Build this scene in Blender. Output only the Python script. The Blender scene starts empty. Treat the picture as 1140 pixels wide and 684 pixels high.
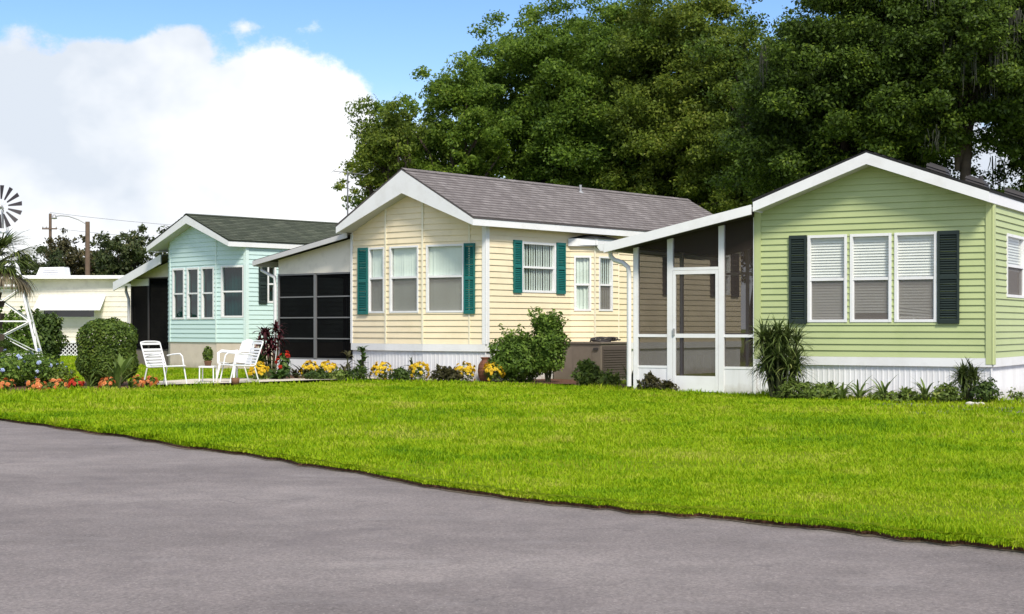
import bpy, math, random
import numpy as np
from mathutils import Vector
random.seed(7)
RNG = np.random.default_rng(7)
SC = bpy.context.scene
COL = SC.collection
# ---------------------------------------------------------------- survey of the place (metres)
F, CX, HY, HC = 1700.0, 570.0, 364.0, 1.15      # lens, eye height: used to survey bearings and distances
def GX(px, Y): return (px - CX) / F * Y
def GY(py): return F * HC / (py - HY)
def GZ(py, Y): return HC - (py - HY) / F * Y
def G(px, py):
    Y = GY(py); return Vector((GX(px, Y), Y, 0))
def V2(p): return Vector((p[0], p[1]))

# ---------------------------------------------------------------- materials
def new_mat(name):
    m = bpy.data.materials.new(name); m.use_nodes = True
    nt = m.node_tree; nt.nodes.clear()
    return m, nt
def N(nt, typ, **kw):
    n = nt.nodes.new(typ)
    for k, v in kw.items():
        if k in n.bl_rna.properties and k not in n.inputs: setattr(n, k, v)
        else: n.inputs[k].default_value = v
    return n
def LK(nt, a, b): nt.links.new(a, b)
def c4(c): return (c[0], c[1], c[2], 1)
def ramp(nt, fac, stops):
    r = nt.nodes.new('ShaderNodeValToRGB'); LK(nt, fac, r.inputs[0])
    el = r.color_ramp.elements
    while len(el) < len(stops): el.new(0.5)
    for e, (p, c) in zip(el, stops):
        e.position = p; e.color = c4(c) if len(c) == 3 else c
    return r.outputs[0]
def noise(nt, vec, scale, detail=4, rough=.55, dist=0):
    n = nt.nodes.new('ShaderNodeTexNoise'); n.inputs['Scale'].default_value = scale
    n.inputs['Detail'].default_value = detail; n.inputs['Roughness'].default_value = rough
    n.inputs['Distortion'].default_value = dist
    if vec: LK(nt, vec, n.inputs['Vector'])
    return n.outputs['Fac']
def mixc(nt, fac, a, b, typ='MIX'):
    m = nt.nodes.new('ShaderNodeMix'); m.data_type = 'RGBA'; m.blend_type = typ
    for s, v in ((0, fac), (6, a), (7, b)):
        if hasattr(v, 'is_linked'): LK(nt, v, m.inputs[s])
        elif s == 0: m.inputs[0].default_value = v
        else: m.inputs[s].default_value = c4(v)
    return m.outputs[2]
def mathn(nt, op, a, b=None, c=None, clamp=False):
    m = nt.nodes.new('ShaderNodeMath'); m.operation = op; m.use_clamp = clamp
    for i, v in enumerate((a, b, c)):
        if v is None: continue
        if hasattr(v, 'is_linked'): LK(nt, v, m.inputs[i])
        else: m.inputs[i].default_value = v
    return m.outputs[0]
def mul(c, k): return tuple(min(1, x * k) for x in c)
def pmat(name, col, rough=.6, var=.12, scale=2.0, bump=0., bscale=40., spec=.3, metal=0., dirt=None, streak=False, splash=False):
    m, nt = new_mat(name)
    out = N(nt, 'ShaderNodeOutputMaterial'); p = N(nt, 'ShaderNodeBsdfPrincipled')
    LK(nt, p.outputs[0], out.inputs[0])
    geo = N(nt, 'ShaderNodeNewGeometry'); pos = geo.outputs['Position']
    v = pos
    if streak:
        mp = N(nt, 'ShaderNodeMapping'); mp.inputs['Scale'].default_value = (1, 1, .12); LK(nt, pos, mp.inputs[0]); v = mp.outputs[0]
    n1 = noise(nt, v, scale, 5)
    c = ramp(nt, n1, [(.25, mul(col, 1 - var)), (.75, mul(col, 1 + var * .5))])
    if dirt:
        n2 = noise(nt, v, scale * 2.3, 6, .65)
        c = mixc(nt, ramp(nt, n2, [(.5, (0, 0, 0)), (.85, (.55, .55, .55))]), c, dirt)
    if splash:
        sx = N(nt, 'ShaderNodeSeparateXYZ'); LK(nt, pos, sx.inputs[0])
        hgt = mathn(nt, 'ADD', mathn(nt, 'MULTIPLY', sx.outputs[2], -3.2), mathn(nt, 'MULTIPLY', noise(nt, pos, 6, 5, .7), 1.3))
        c = mixc(nt, ramp(nt, hgt, [(.05, (0, 0, 0)), (.75, (.6, .6, .6))]), c, (.36, .31, .24))
    LK(nt, c, p.inputs['Base Color'])
    p.inputs['Roughness'].default_value = rough; p.inputs['Specular IOR Level'].default_value = spec
    p.inputs['Metallic'].default_value = metal
    if bump:
        b = N(nt, 'ShaderNodeBump'); b.inputs['Strength'].default_value = bump; b.inputs['Distance'].default_value = .02
        LK(nt, noise(nt, pos, bscale, 3), b.inputs['Height']); LK(nt, b.outputs[0], p.inputs['Normal'])
    return m
def leafmat(name, c1, c2, c3=None, trans=.3, nscale=.6, rough=.55):
    m, nt = new_mat(name)
    out = N(nt, 'ShaderNodeOutputMaterial'); p = N(nt, 'ShaderNodeBsdfPrincipled'); t = N(nt, 'ShaderNodeBsdfTranslucent')
    mx = N(nt, 'ShaderNodeMixShader'); mx.inputs[0].default_value = trans
    geo = N(nt, 'ShaderNodeNewGeometry')
    r = mathn(nt, 'MULTIPLY', geo.outputs['Random Per Island'], .62)
    n = mathn(nt, 'MULTIPLY', noise(nt, geo.outputs['Position'], nscale, 3), .85)
    f = mathn(nt, 'SUBTRACT', mathn(nt, 'ADD', r, n), .2)
    st = [(.12, c1), (.75, c2)]
    if c3: st.append((.97, c3))
    c = ramp(nt, f, st)
    LK(nt, c, p.inputs['Base Color']); LK(nt, c, t.inputs['Color'])
    p.inputs['Roughness'].default_value = rough; p.inputs['Specular IOR Level'].default_value = .25
    LK(nt, p.outputs[0], mx.inputs[1]); LK(nt, t.outputs[0], mx.inputs[2]); LK(nt, mx.outputs[0], out.inputs[0])
    return m
def glassmat(name, tint, refl=.10):
    m, nt = new_mat(name)
    out = N(nt, 'ShaderNodeOutputMaterial'); g = N(nt, 'ShaderNodeBsdfGlossy'); g.inputs['Roughness'].default_value = .02
    t = N(nt, 'ShaderNodeBsdfTransparent'); t.inputs[0].default_value = c4(tint)
    geo = N(nt, 'ShaderNodeNewGeometry')
    dt = N(nt, 'ShaderNodeVectorMath', operation='DOT_PRODUCT'); LK(nt, geo.outputs['Incoming'], dt.inputs[0]); LK(nt, geo.outputs['True Normal'], dt.inputs[1])
    f = mathn(nt, 'POWER', mathn(nt, 'SUBTRACT', 1, mathn(nt, 'ABSOLUTE', dt.outputs['Value']), clamp=True), 5)
    f = mathn(nt, 'ADD', mathn(nt, 'MULTIPLY', f, .92), .045 + refl, clamp=True)
    b = N(nt, 'ShaderNodeBump'); b.inputs['Strength'].default_value = .04; b.inputs['Distance'].default_value = .05
    LK(nt, noise(nt, geo.outputs['Position'], 2.2, 1), b.inputs['Height']); LK(nt, b.outputs[0], g.inputs['Normal'])
    mx = N(nt, 'ShaderNodeMixShader'); LK(nt, f, mx.inputs[0]); LK(nt, t.outputs[0], mx.inputs[1]); LK(nt, g.outputs[0], mx.inputs[2])
    LK(nt, mx.outputs[0], out.inputs[0]); return m
def screenmat(name, col, open_):
    m, nt = new_mat(name)
    out = N(nt, 'ShaderNodeOutputMaterial'); d = N(nt, 'ShaderNodeBsdfDiffuse'); d.inputs[0].default_value = c4(col)
    t = N(nt, 'ShaderNodeBsdfTransparent')
    geo = N(nt, 'ShaderNodeNewGeometry')
    f = mathn(nt, 'ADD', mathn(nt, 'MULTIPLY', mathn(nt, 'SUBTRACT', noise(nt, geo.outputs['Position'], 1.3, 3), .5), .12), 1 - open_, clamp=True)
    mx = N(nt, 'ShaderNodeMixShader'); LK(nt, f, mx.inputs[0]); LK(nt, t.outputs[0], mx.inputs[1]); LK(nt, d.outputs[0], mx.inputs[2])
    LK(nt, mx.outputs[0], out.inputs[0]); return m
def shinglemat(name, c1, c2, streak, bw=.3, bh=.14):
    m, nt = new_mat(name)
    out = N(nt, 'ShaderNodeOutputMaterial'); p = N(nt, 'ShaderNodeBsdfPrincipled'); LK(nt, p.outputs[0], out.inputs[0])
    uv = N(nt, 'ShaderNodeUVMap'); uv.uv_map = 'UVMap'
    br = N(nt, 'ShaderNodeTexBrick'); br.inputs['Scale'].default_value = 1
    br.inputs['Color1'].default_value = c4(c1); br.inputs['Color2'].default_value = c4(c2); br.inputs['Mortar'].default_value = c4(mul(c1, .45))
    br.inputs['Mortar Size'].default_value = .009; br.inputs['Brick Width'].default_value = bw; br.inputs['Row Height'].default_value = bh
    br.inputs['Bias'].default_value = -.1
    LK(nt, uv.outputs[0], br.inputs['Vector'])
    mp = N(nt, 'ShaderNodeMapping'); mp.inputs['Scale'].default_value = (3.2, .45, 1); LK(nt, uv.outputs[0], mp.inputs[0])
    n = noise(nt, mp.outputs[0], 1.0, 6, .62)
    c = mixc(nt, ramp(nt, n, [(.38, (0, 0, 0)), (.72, (.8, .8, .8))]), br.outputs[0], streak)
    g = noise(nt, uv.outputs[0], 55, 2)
    c = mixc(nt, .35, c, ramp(nt, g, [(.3, (.25, .25, .25)), (.7, (.85, .85, .85))]), 'OVERLAY')
    LK(nt, c, p.inputs['Base Color']); p.inputs['Roughness'].default_value = .9; p.inputs['Specular IOR Level'].default_value = .15
    b = N(nt, 'ShaderNodeBump'); b.inputs['Strength'].default_value = .5; b.inputs['Distance'].default_value = .01
    LK(nt, g, b.inputs['Height']); LK(nt, b.outputs[0], p.inputs['Normal'])
    return m

M = {}
M['white'] = pmat('white_painted_metal', (.80, .80, .79), .45, .06, 1.2, dirt=(.6, .58, .54))
M['skirt'] = pmat('white_vinyl_skirting', (.78, .78, .78), .5, .10, 2.5, dirt=(.50, .48, .43), streak=True, splash=True)
M['offwhite'] = pmat('off_white_panel', (.84, .78, .67), .55, .06, 1.5, dirt=(.5, .45, .38))
M['soffit'] = pmat('grey_white_soffit', (.58, .57, .56), .6, .06)
M['cream'] = pmat('cream_vinyl_siding', (.86, .735, .50), .5, .08, .9, bump=.08, bscale=25, dirt=(.62, .52, .33))
M['creamtrim'] = pmat('cream_vinyl_trim', (.82, .76, .58), .5, .05)
M['green'] = pmat('sage_green_vinyl_siding', (.45, .515, .245), .5, .09, .8, bump=.08, bscale=25, dirt=(.32, .40, .15))
M['greentrim'] = pmat('pale_green_trim', (.47, .53, .25), .5, .05)
M['mint'] = pmat('mint_vinyl_siding', (.59, .755, .72), .5, .05, .8, bump=.06, bscale=25, dirt=(.53, .69, .65))
M['minttrim'] = pmat('pale_mint_trim', (.66, .80, .76), .5, .04)
M['beigefound'] = pmat('beige_foundation_panel', (.70, .60, .50), .7, .08, 2, dirt=(.5, .4, .3), splash=True)
M['teal'] = pmat('teal_green_shutter_paint', (.012, .14, .125), .45, .12)
M['blackgreen'] = pmat('black_green_shutter_paint', (.022, .034, .030), .45, .12)
M['greyroof'] = shinglemat('grey_brown_shingles', (.190, .170, .165), (.270, .245, .238), (.105, .092, .090))
M['greenroof'] = shinglemat('dark_green_shingles', (.060, .072, .050), (.125, .138, .100), (.040, .046, .036), .34, .15)
M['darkroof'] = shinglemat('charcoal_shingles', (.045, .045, .045), (.07, .07, .07), (.03, .03, .03))
M['dripedge'] = pmat('dark_drip_edge', (.05, .045, .045), .6)
M['alum'] = pmat('grey_aluminium_frame', (.22, .22, .22), .4, .08, metal=.3)
M['glass'] = glassmat('clear_window_glass', (.94, .98, .96), .015)
M['tealglass'] = glassmat('tinted_window_glass', (.34, .52, .50), .03)
M['blind'] = pmat('white_mini_blind', (.80, .77, .73), .5, .05, 6)
M['vblind'] = pmat('pale_vertical_blind', (.74, .79, .72), .6, .08, 3)
M['curtain'] = pmat('dim_curtain', (.03, .13, .13), .8, .3, 3)
M['wscreen'] = screenmat('window_insect_screen', (.22, .195, .175), .42)
M['pscreen'] = screenmat('porch_insect_screen', (.060, .046, .041), .38)
M['bscreen'] = screenmat('black_sun_screen', (.006, .006, .0065), .07)
M['dark'] = pmat('interior_shade_black', (.04, .035, .03), .8)  # near-black in place of the shade inside rooms and under the trailer
M['ceil'] = pmat('porch_ceiling', (.045, .038, .032), .7)  # brown-black colour carries the dimness under the unlit porch roof
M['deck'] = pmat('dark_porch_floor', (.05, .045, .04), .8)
M['acgrey'] = pmat('taupe_painted_sheet_metal', (.20, .165, .135), .5, .12, 2, dirt=(.12, .09, .07))
M['acdark'] = pmat('dark_taupe_grille', (.10, .08, .068), .6)
M['terracotta'] = pmat('dark_terracotta', (.20, .075, .042), .7, .2, 9, bump=.3, bscale=30)
M['wood'] = pmat('weathered_pole_wood', (.16, .11, .08), .85, .25, 5)
M['bark'] = pmat('grey_brown_bark', (.085, .065, .05), .9, .35, 6, bump=.6, bscale=14)
M['stem'] = pmat('green_brown_stem', (.07, .075, .03), .8, .3, 9)
M['whitemetal'] = pmat('white_enamelled_tube', (.82, .82, .82), .35, .05)
M['strap'] = pmat('white_vinyl_strap', (.80, .80, .79), .4, .05)
M['tealstrap'] = pmat('grey_teal_vinyl_strap', (.12, .22, .22), .5, .1)
M['blackmetal'] = pmat('dark_wheel_metal', (.035, .03, .035), .5)
M['galv'] = pmat('galvanised_metal', (.40, .40, .40), .4, .12, metal=.4)
M['stone'] = pmat('pale_stone', (.6, .57, .5), .85, .2, 12, bump=.4, bscale=30)
M['clay'] = pmat('brown_clay_pot', (.20, .10, .055), .8, .2, 9)
M['mulch'] = pmat('brown_mulch', (.13, .06, .035), .95, .5, 18, bump=1, bscale=50)
M['grit'] = pmat('soil_and_grit', (.165, .130, .095), .95, .5, 14, bump=.8, bscale=60, dirt=(.22, .19, .15))
M['gravel'] = pmat('pale_sand_gravel', (.62, .56, .46), .9, .2, 14, bump=.6, bscale=60)
M['moss'] = pmat('spanish_moss_grey', (.060, .064, .045), .9, .3, 2)
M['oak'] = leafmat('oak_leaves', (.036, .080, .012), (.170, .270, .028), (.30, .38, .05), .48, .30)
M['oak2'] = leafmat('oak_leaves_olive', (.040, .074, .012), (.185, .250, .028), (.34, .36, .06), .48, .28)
M['oakdark'] = leafmat('dark_oak_leaves', (.020, .042, .006), (.100, .165, .018), (.28, .36, .04), .42, .32)  # darker leaf greens for the oaks on the right
M['farleaf'] = leafmat('distant_tree_leaves', (.022, .036, .014), (.070, .095, .030), (.13, .12, .05), .25, .5)
M['redleaf'] = leafmat('bronze_tree_leaves', (.030, .028, .014), (.085, .080, .028), (.15, .11, .05), .25, .7)
M['hedge'] = leafmat('clipped_hedge_leaves', (.032, .070, .010), (.130, .195, .026), (.24, .29, .05), .25, 2.2)
M['hedgedark'] = leafmat('dark_shrub_leaves', (.020, .045, .010), (.08, .13, .022), (.18, .23, .05), .25, 2.5)
M['shrub'] = leafmat('bright_shrub_leaves', (.040, .085, .012), (.16, .26, .035), (.32, .40, .08), .3, 2.0)
M['lowplant'] = leafmat('low_plant_leaves', (.045, .08, .015), (.17, .24, .04), (.33, .36, .09), .3, 4)
M['spike'] = leafmat('spiky_dark_leaves', (.026, .048, .012), (.105, .145, .032), (.28, .30, .09), .2, 3)
M['lily'] = leafmat('strappy_green_leaves', (.06, .10, .02), (.20, .28, .06), (.38, .36, .14), .3, 3)
M['ti'] = leafmat('burgundy_leaves', (.030, .008, .010), (.090, .020, .026), (.20, .045, .05), .25, 4)
M['tigreen'] = leafmat('broad_green_leaves', (.02, .05, .01), (.09, .17, .03), (.2, .28, .06), .3, 4)
M['croton'] = leafmat('orange_pink_croton_leaves', (.50, .10, .03), (.78, .30, .09), (.85, .58, .34), .25, 9)
M['yellow'] = leafmat('yellow_petals', (.60, .33, .01), (.80, .58, .03), (.85, .72, .10), .2, 8)
M['bluefl'] = leafmat('pale_blue_petals', (.30, .38, .62), (.48, .56, .78), (.7, .75, .85), .2, 8)
M['redfl'] = leafmat('red_petals', (.35, .02, .01), (.60, .05, .02), None, .2, 8)
M['palm'] = leafmat('palm_leaves', (.03, .055, .012), (.12, .16, .035), (.26, .26, .08), .25, 3)
M['palmdry'] = leafmat('dry_palm_leaves', (.13, .10, .06), (.28, .23, .15), None, .25, 3)

def lawnmat():
    m, nt = new_mat('lawn_soil_and_turf')
    out = N(nt, 'ShaderNodeOutputMaterial'); p = N(nt, 'ShaderNodeBsdfPrincipled'); LK(nt, p.outputs[0], out.inputs[0])
    geo = N(nt, 'ShaderNodeNewGeometry'); pos = geo.outputs['Position']
    a = noise(nt, pos, .5, 5, .6); b = noise(nt, pos, 9, 4, .7)
    c = ramp(nt, a, [(.3, (.11, .18, .005)), (.55, (.20, .26, .007)), (.75, (.27, .29, .02))])
    c = mixc(nt, ramp(nt, b, [(.35, (.55, .55, .55)), (.65, (0, 0, 0))]), c, (.05, .085, .006))
    LK(nt, c, p.inputs['Base Color']); p.inputs['Roughness'].default_value = .95; p.inputs['Specular IOR Level'].default_value = .05
    bp = N(nt, 'ShaderNodeBump'); bp.inputs['Strength'].default_value = .8; bp.inputs['Distance'].default_value = .05
    LK(nt, b, bp.inputs['Height']); LK(nt, bp.outputs[0], p.inputs['Normal'])
    return m
def blademat():
    m, nt = new_mat('grass_blades')
    out = N(nt, 'ShaderNodeOutputMaterial'); p = N(nt, 'ShaderNodeBsdfPrincipled'); t = N(nt, 'ShaderNodeBsdfTranslucent')
    geo = N(nt, 'ShaderNodeNewGeometry'); pos = geo.outputs['Position']
    n = noise(nt, pos, .42, 6, .66); n2 = noise(nt, pos, 2.3, 5, .66)
    f = mathn(nt, 'ADD', mathn(nt, 'MULTIPLY', n, 1.15), mathn(nt, 'MULTIPLY', n2, .60))
    f = mathn(nt, 'SUBTRACT', mathn(nt, 'ADD', f, mathn(nt, 'MULTIPLY', geo.outputs['Random Per Island'], .24)), .24)
    c = ramp(nt, f, [(.42, (.070, .170, .004)), (.60, (.180, .325, .004)), (.82, (.325, .445, .008)), (1.0, (.44, .45, .07))])
    LK(nt, c, p.inputs['Base Color']); LK(nt, c, t.inputs['Color'])
    p.inputs['Roughness'].default_value = .6; p.inputs['Specular IOR Level'].default_value = .12
    mx = N(nt, 'ShaderNodeMixShader'); mx.inputs[0].default_value = .35
    LK(nt, p.outputs[0], mx.inputs[1]); LK(nt, t.outputs[0], mx.inputs[2]); LK(nt, mx.outputs[0], out.inputs[0])
    return m
def asphaltmat():
    m, nt = new_mat('worn_asphalt')
    out = N(nt, 'ShaderNodeOutputMaterial'); p = N(nt, 'ShaderNodeBsdfPrincipled'); LK(nt, p.outputs[0], out.inputs[0])
    geo = N(nt, 'ShaderNodeNewGeometry'); pos = geo.outputs['Position']
    mp = N(nt, 'ShaderNodeMapping'); mp.inputs['Rotation'].default_value = (0, 0, .9); mp.inputs['Scale'].default_value = (.5, 1.0, 1); LK(nt, pos, mp.inputs[0])
    big = noise(nt, mp.outputs[0], .7, 6, .6); mid = noise(nt, pos, 3.5, 5, .65); fine = noise(nt, pos, 42, 5, .8)
    c = ramp(nt, big, [(.28, (.142, .124, .120)), (.5, (.198, .174, .168)), (.72, (.255, .226, .216))])
    c = mixc(nt, .30, c, ramp(nt, mid, [(.3, (.27, .27, .27)), (.7, (.70, .68, .67))]), 'OVERLAY')
    c = mixc(nt, .5, c, ramp(nt, fine, [(.36, (.18, .18, .18)), (.64, (.78, .77, .76))]), 'OVERLAY')
    vo = N(nt, 'ShaderNodeTexVoronoi'); vo.inputs['Scale'].default_value = 48; LK(nt, pos, vo.inputs['Vector'])
    sp = ramp(nt, vo.outputs['Distance'], [(.14, (.75, .75, .75)), (.30, (0, 0, 0))])
    sel = ramp(nt, noise(nt, pos, 23, 2), [(.46, (0, 0, 0)), (.58, (1, 1, 1))])
    c = mixc(nt, mixc(nt, 1, sp, sel, 'MULTIPLY'), c, (.36, .32, .30))
    st = noise(nt, pos, 1.1, 3, .5, 1.2)
    c = mixc(nt, ramp(nt, st, [(.56, (0, 0, 0)), (.74, (.45, .45, .45))]), c, (.125, .108, .110))
    wv = N(nt, 'ShaderNodeVectorMath', operation='ADD'); nz = N(nt, 'ShaderNodeTexNoise'); nz.inputs['Scale'].default_value = 1.6; nz.inputs['Detail'].default_value = 6; LK(nt, pos, nz.inputs['Vector'])
    LK(nt, pos, wv.inputs[0]); LK(nt, nz.outputs['Color'], wv.inputs[1])
    cr = N(nt, 'ShaderNodeTexVoronoi', feature='DISTANCE_TO_EDGE'); cr.inputs['Scale'].default_value = .42; LK(nt, wv.outputs[0], cr.inputs['Vector'])
    ck = mixc(nt, 1, ramp(nt, cr.outputs['Distance'], [(.0, (.55, .55, .55)), (.007, (0, 0, 0))]), ramp(nt, noise(nt, pos, .9, 3), [(.45, (0, 0, 0)), (.62, (1, 1, 1))]), 'MULTIPLY')
    c = mixc(nt, ck, c, (.07, .06, .062))
    pale = ramp(nt, noise(nt, mp.outputs[0], 2.6, 6, .7), [(.56, (0, 0, 0)), (.74, (.45, .45, .45))])
    c = mixc(nt, pale, c, (.29, .262, .255))
    LK(nt, c, p.inputs['Base Color']); p.inputs['Roughness'].default_value = .85; p.inputs['Specular IOR Level'].default_value = .25
    b = N(nt, 'ShaderNodeBump'); b.inputs['Strength'].default_value = .55; b.inputs['Distance'].default_value = .012
    LK(nt, fine, b.inputs['Height']); LK(nt, b.outputs[0], p.inputs['Normal'])
    return m
M['lawn'] = lawnmat(); M['blade'] = blademat(); M['asphalt'] = asphaltmat()

# ---------------------------------------------------------------- mesh builder and objects
class MB:
    def __init__(s): s.v = []; s.f = []; s.uv = []; s.smooth = []
    def face(s, pts, uv=None, smooth=False):
        i = len(s.v); s.v += [tuple(p) for p in pts]; s.f.append(tuple(range(i, i + len(pts))))
        s.uv.append(uv or [(0, 0)] * len(pts)); s.smooth.append(smooth)
    def add(s, vs, fs, smooth=False):
        i = len(s.v); s.v += [tuple(p) for p in vs]
        for f in fs:
            s.f.append(tuple(i + k for k in f)); s.uv.append([(0, 0)] * len(f)); s.smooth.append(smooth)
    def hexa(s, p):          # 8 points: bottom 4, top 4
        s.add(p, [(3, 2, 1, 0), (4, 5, 6, 7), (0, 1, 5, 4), (1, 2, 6, 5), (2, 3, 7, 6), (3, 0, 4, 7)])
    def box(s, a, b):
        x0, y0, z0 = a; x1, y1, z1 = b
        s.hexa([(x0, y0, z0), (x1, y0, z0), (x1, y1, z0), (x0, y1, z0), (x0, y0, z1), (x1, y0, z1), (x1, y1, z1), (x0, y1, z1)])
    def pbox(s, pl, s0, s1, z0, z1, d0, d1):
        A = pl.at
        s.hexa([A(s0, z0, d1), A(s1, z0, d1), A(s1, z0, d0), A(s0, z0, d0), A(s0, z1, d1), A(s1, z1, d1), A(s1, z1, d0), A(s0, z1, d0)])
    def prism(s, a, b):      # two matching polygons
        n = len(a); s.add(list(a) + list(b), [tuple(range(n - 1, -1, -1)), tuple(range(n, 2 * n))] + [(i, (i + 1) % n, n + (i + 1) % n, n + i) for i in range(n)])
    def tube(s, pts, r, n=8, cap=True):
        pts = [Vector(p) for p in pts]
        rs = r if isinstance(r, (list, tuple)) else [r] * len(pts)
        vs = []; up = Vector((.13, .21, .97)).normalized()
        for i, p in enumerate(pts):
            d = (pts[min(i + 1, len(pts) - 1)] - pts[max(i - 1, 0)])
            d = d.normalized() if d.length > 1e-9 else Vector((0, 0, 1))
            a = d.cross(up)
            if a.length < .15: a = d.cross(Vector((1, 0, 0)))
            a.normalize(); b = d.cross(a)
            for k in range(n):
                t = 2 * math.pi * k / n
                vs.append(p + (a * math.cos(t) + b * math.sin(t)) * rs[i])
        fs = [(i * n + k, i * n + (k + 1) % n, (i + 1) * n + (k + 1) % n, (i + 1) * n + k) for i in range(len(pts) - 1) for k in range(n)]
        s.add(vs, fs, True)
        if cap:
            s.add(vs[:n], [tuple(range(n - 1, -1, -1))]); s.add(vs[-n:], [tuple(range(n))])
    def lathe(s, c, prof, n=20):
        vs = [(c[0] + r * math.cos(2 * math.pi * k / n), c[1] + r * math.sin(2 * math.pi * k / n), c[2] + z) for r, z in prof for k in range(n)]
        fs = [(i * n + k, i * n + (k + 1) % n, (i + 1) * n + (k + 1) % n, (i + 1) * n + k) for i in range(len(prof) - 1) for k in range(n)]
        s.add(vs, fs, True)
    def mesh(s, name, mat, off=(0, 0, 0), uv=False):
        me = bpy.data.meshes.new(name)
        ox, oy, oz = off
        me.from_pydata([(x - ox, y - oy, z - oz) for x, y, z in s.v], [], s.f)
        me.polygons.foreach_set('use_smooth', s.smooth)
        if uv:
            L = me.uv_layers.new(name='UVMap')
            L.data.foreach_set('uv', [c for f in s.uv for q in f for c in q])
        me.materials.append(mat); me.update(); return me
    def build(s, name, mat, parent=None, uv=False, label=None):
        off = (0, 0, 0)
        r = parent
        while r is not None and r.parent is not None: r = r.parent
        if r is not None: off = r.location
        o = bpy.data.objects.new(name, s.mesh(name, mat, off, uv)); COL.objects.link(o)
        if parent is not None: o.parent = parent
        if label: o['label'] = label
        return o
def tag(o, label, cat, group=None):
    o['label'] = label; o['category'] = cat
    if group: o['group'] = group
    return o
def thing(name, label, cat, loc=(0, 0, 0), group=None):
    o = bpy.data.objects.new(name, None); COL.objects.link(o); o.location = loc; o.empty_display_size = .2
    return tag(o, label, cat, group)
def struct(o, kind='structure'):
    o['kind'] = kind; return o
def npmesh(name, verts, faces, mat, parent=None, smooth=False):
    """verts (n,3); faces (m,k) all the same size"""
    me = bpy.data.meshes.new(name)
    off = np.zeros(3); r = parent
    while r is not None and r.parent is not None: r = r.parent
    if r is not None: off = np.array(r.location)
    verts = np.asarray(verts, dtype=np.float32) - off.astype(np.float32)
    faces = np.asarray(faces, dtype=np.int32); m, k = faces.shape
    me.vertices.add(len(verts)); me.vertices.foreach_set('co', verts.ravel())
    me.loops.add(m * k); me.loops.foreach_set('vertex_index', faces.ravel())
    me.polygons.add(m); me.polygons.foreach_set('loop_start', np.arange(0, m * k, k, dtype=np.int32))
    me.materials.append(mat); me.update(calc_edges=True); me.validate()
    o = bpy.data.objects.new(name, me); COL.objects.link(o)
    if parent is not None: o.parent = parent
    return o

class Plane:
    """vertical plane through P0->P1 (left to right as seen from outside)"""
    def __init__(s, P0, P1):
        s.P = V2(P0); d = V2(P1) - s.P; s.len = d.length; s.d = d.normalized(); s.n = Vector((s.d.y, -s.d.x))
    def at(s, a, z, d=0):
        p = s.P + s.d * a + s.n * d; return (p.x, p.y, z)
    def s_px(s, px, d=0):
        k = (px - CX) / F; p = s.P + s.n * d
        return (k * p.y - p.x) / (s.d.x - k * s.d.y)
    def z_py(s, py, a): return GZ(py, (s.P + s.d * a).y)

def siding(mb, pl, z0, z1, lim, holes=(), c=.115, dep=.02):
    n = int(math.ceil((z1 - z0) / c - 1e-6))
    def spans(p, q):
        (lp, rp), (lq, rq) = lim(p), lim(q)
        lo = [(lp, lq)]; hi = []
        for h in sorted(holes):
            if h[2] <= p + 1e-5 and h[3] >= q - 1e-5: hi.append((h[0], h[0])); lo.append((h[1], h[1]))
        hi.append((rp, rq))
        return zip(lo, hi)
    for i in range(n):
        a = z0 + i * c; b = min(a + c, z1)
        br = sorted({a, b} | {z for h in holes for z in h[2:4] if a + 1e-4 < z < b - 1e-4})
        off = lambda z: dep * (1 - (z - a) / c) + .002
        for p, q in zip(br, br[1:]):
            for (l0, l1), (r0, r1) in spans(p, q):
                if r0 - l0 < 1e-4: continue
                if r1 < l1: l1 = r1 = (l1 + r1) / 2
                mb.face([pl.at(l0, p, off(p)), pl.at(r0, p, off(p)), pl.at(r1, q, off(q)), pl.at(l1, q, off(q))])
        for (l0, _), (r0, _) in spans(a, min(a + 1e-4, b)):
            if r0 - l0 > 1e-4:
                mb.face([pl.at(l0, a, .002), pl.at(r0, a, .002), pl.at(r0, a, dep + .002), pl.at(l0, a, dep + .002)])

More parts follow.
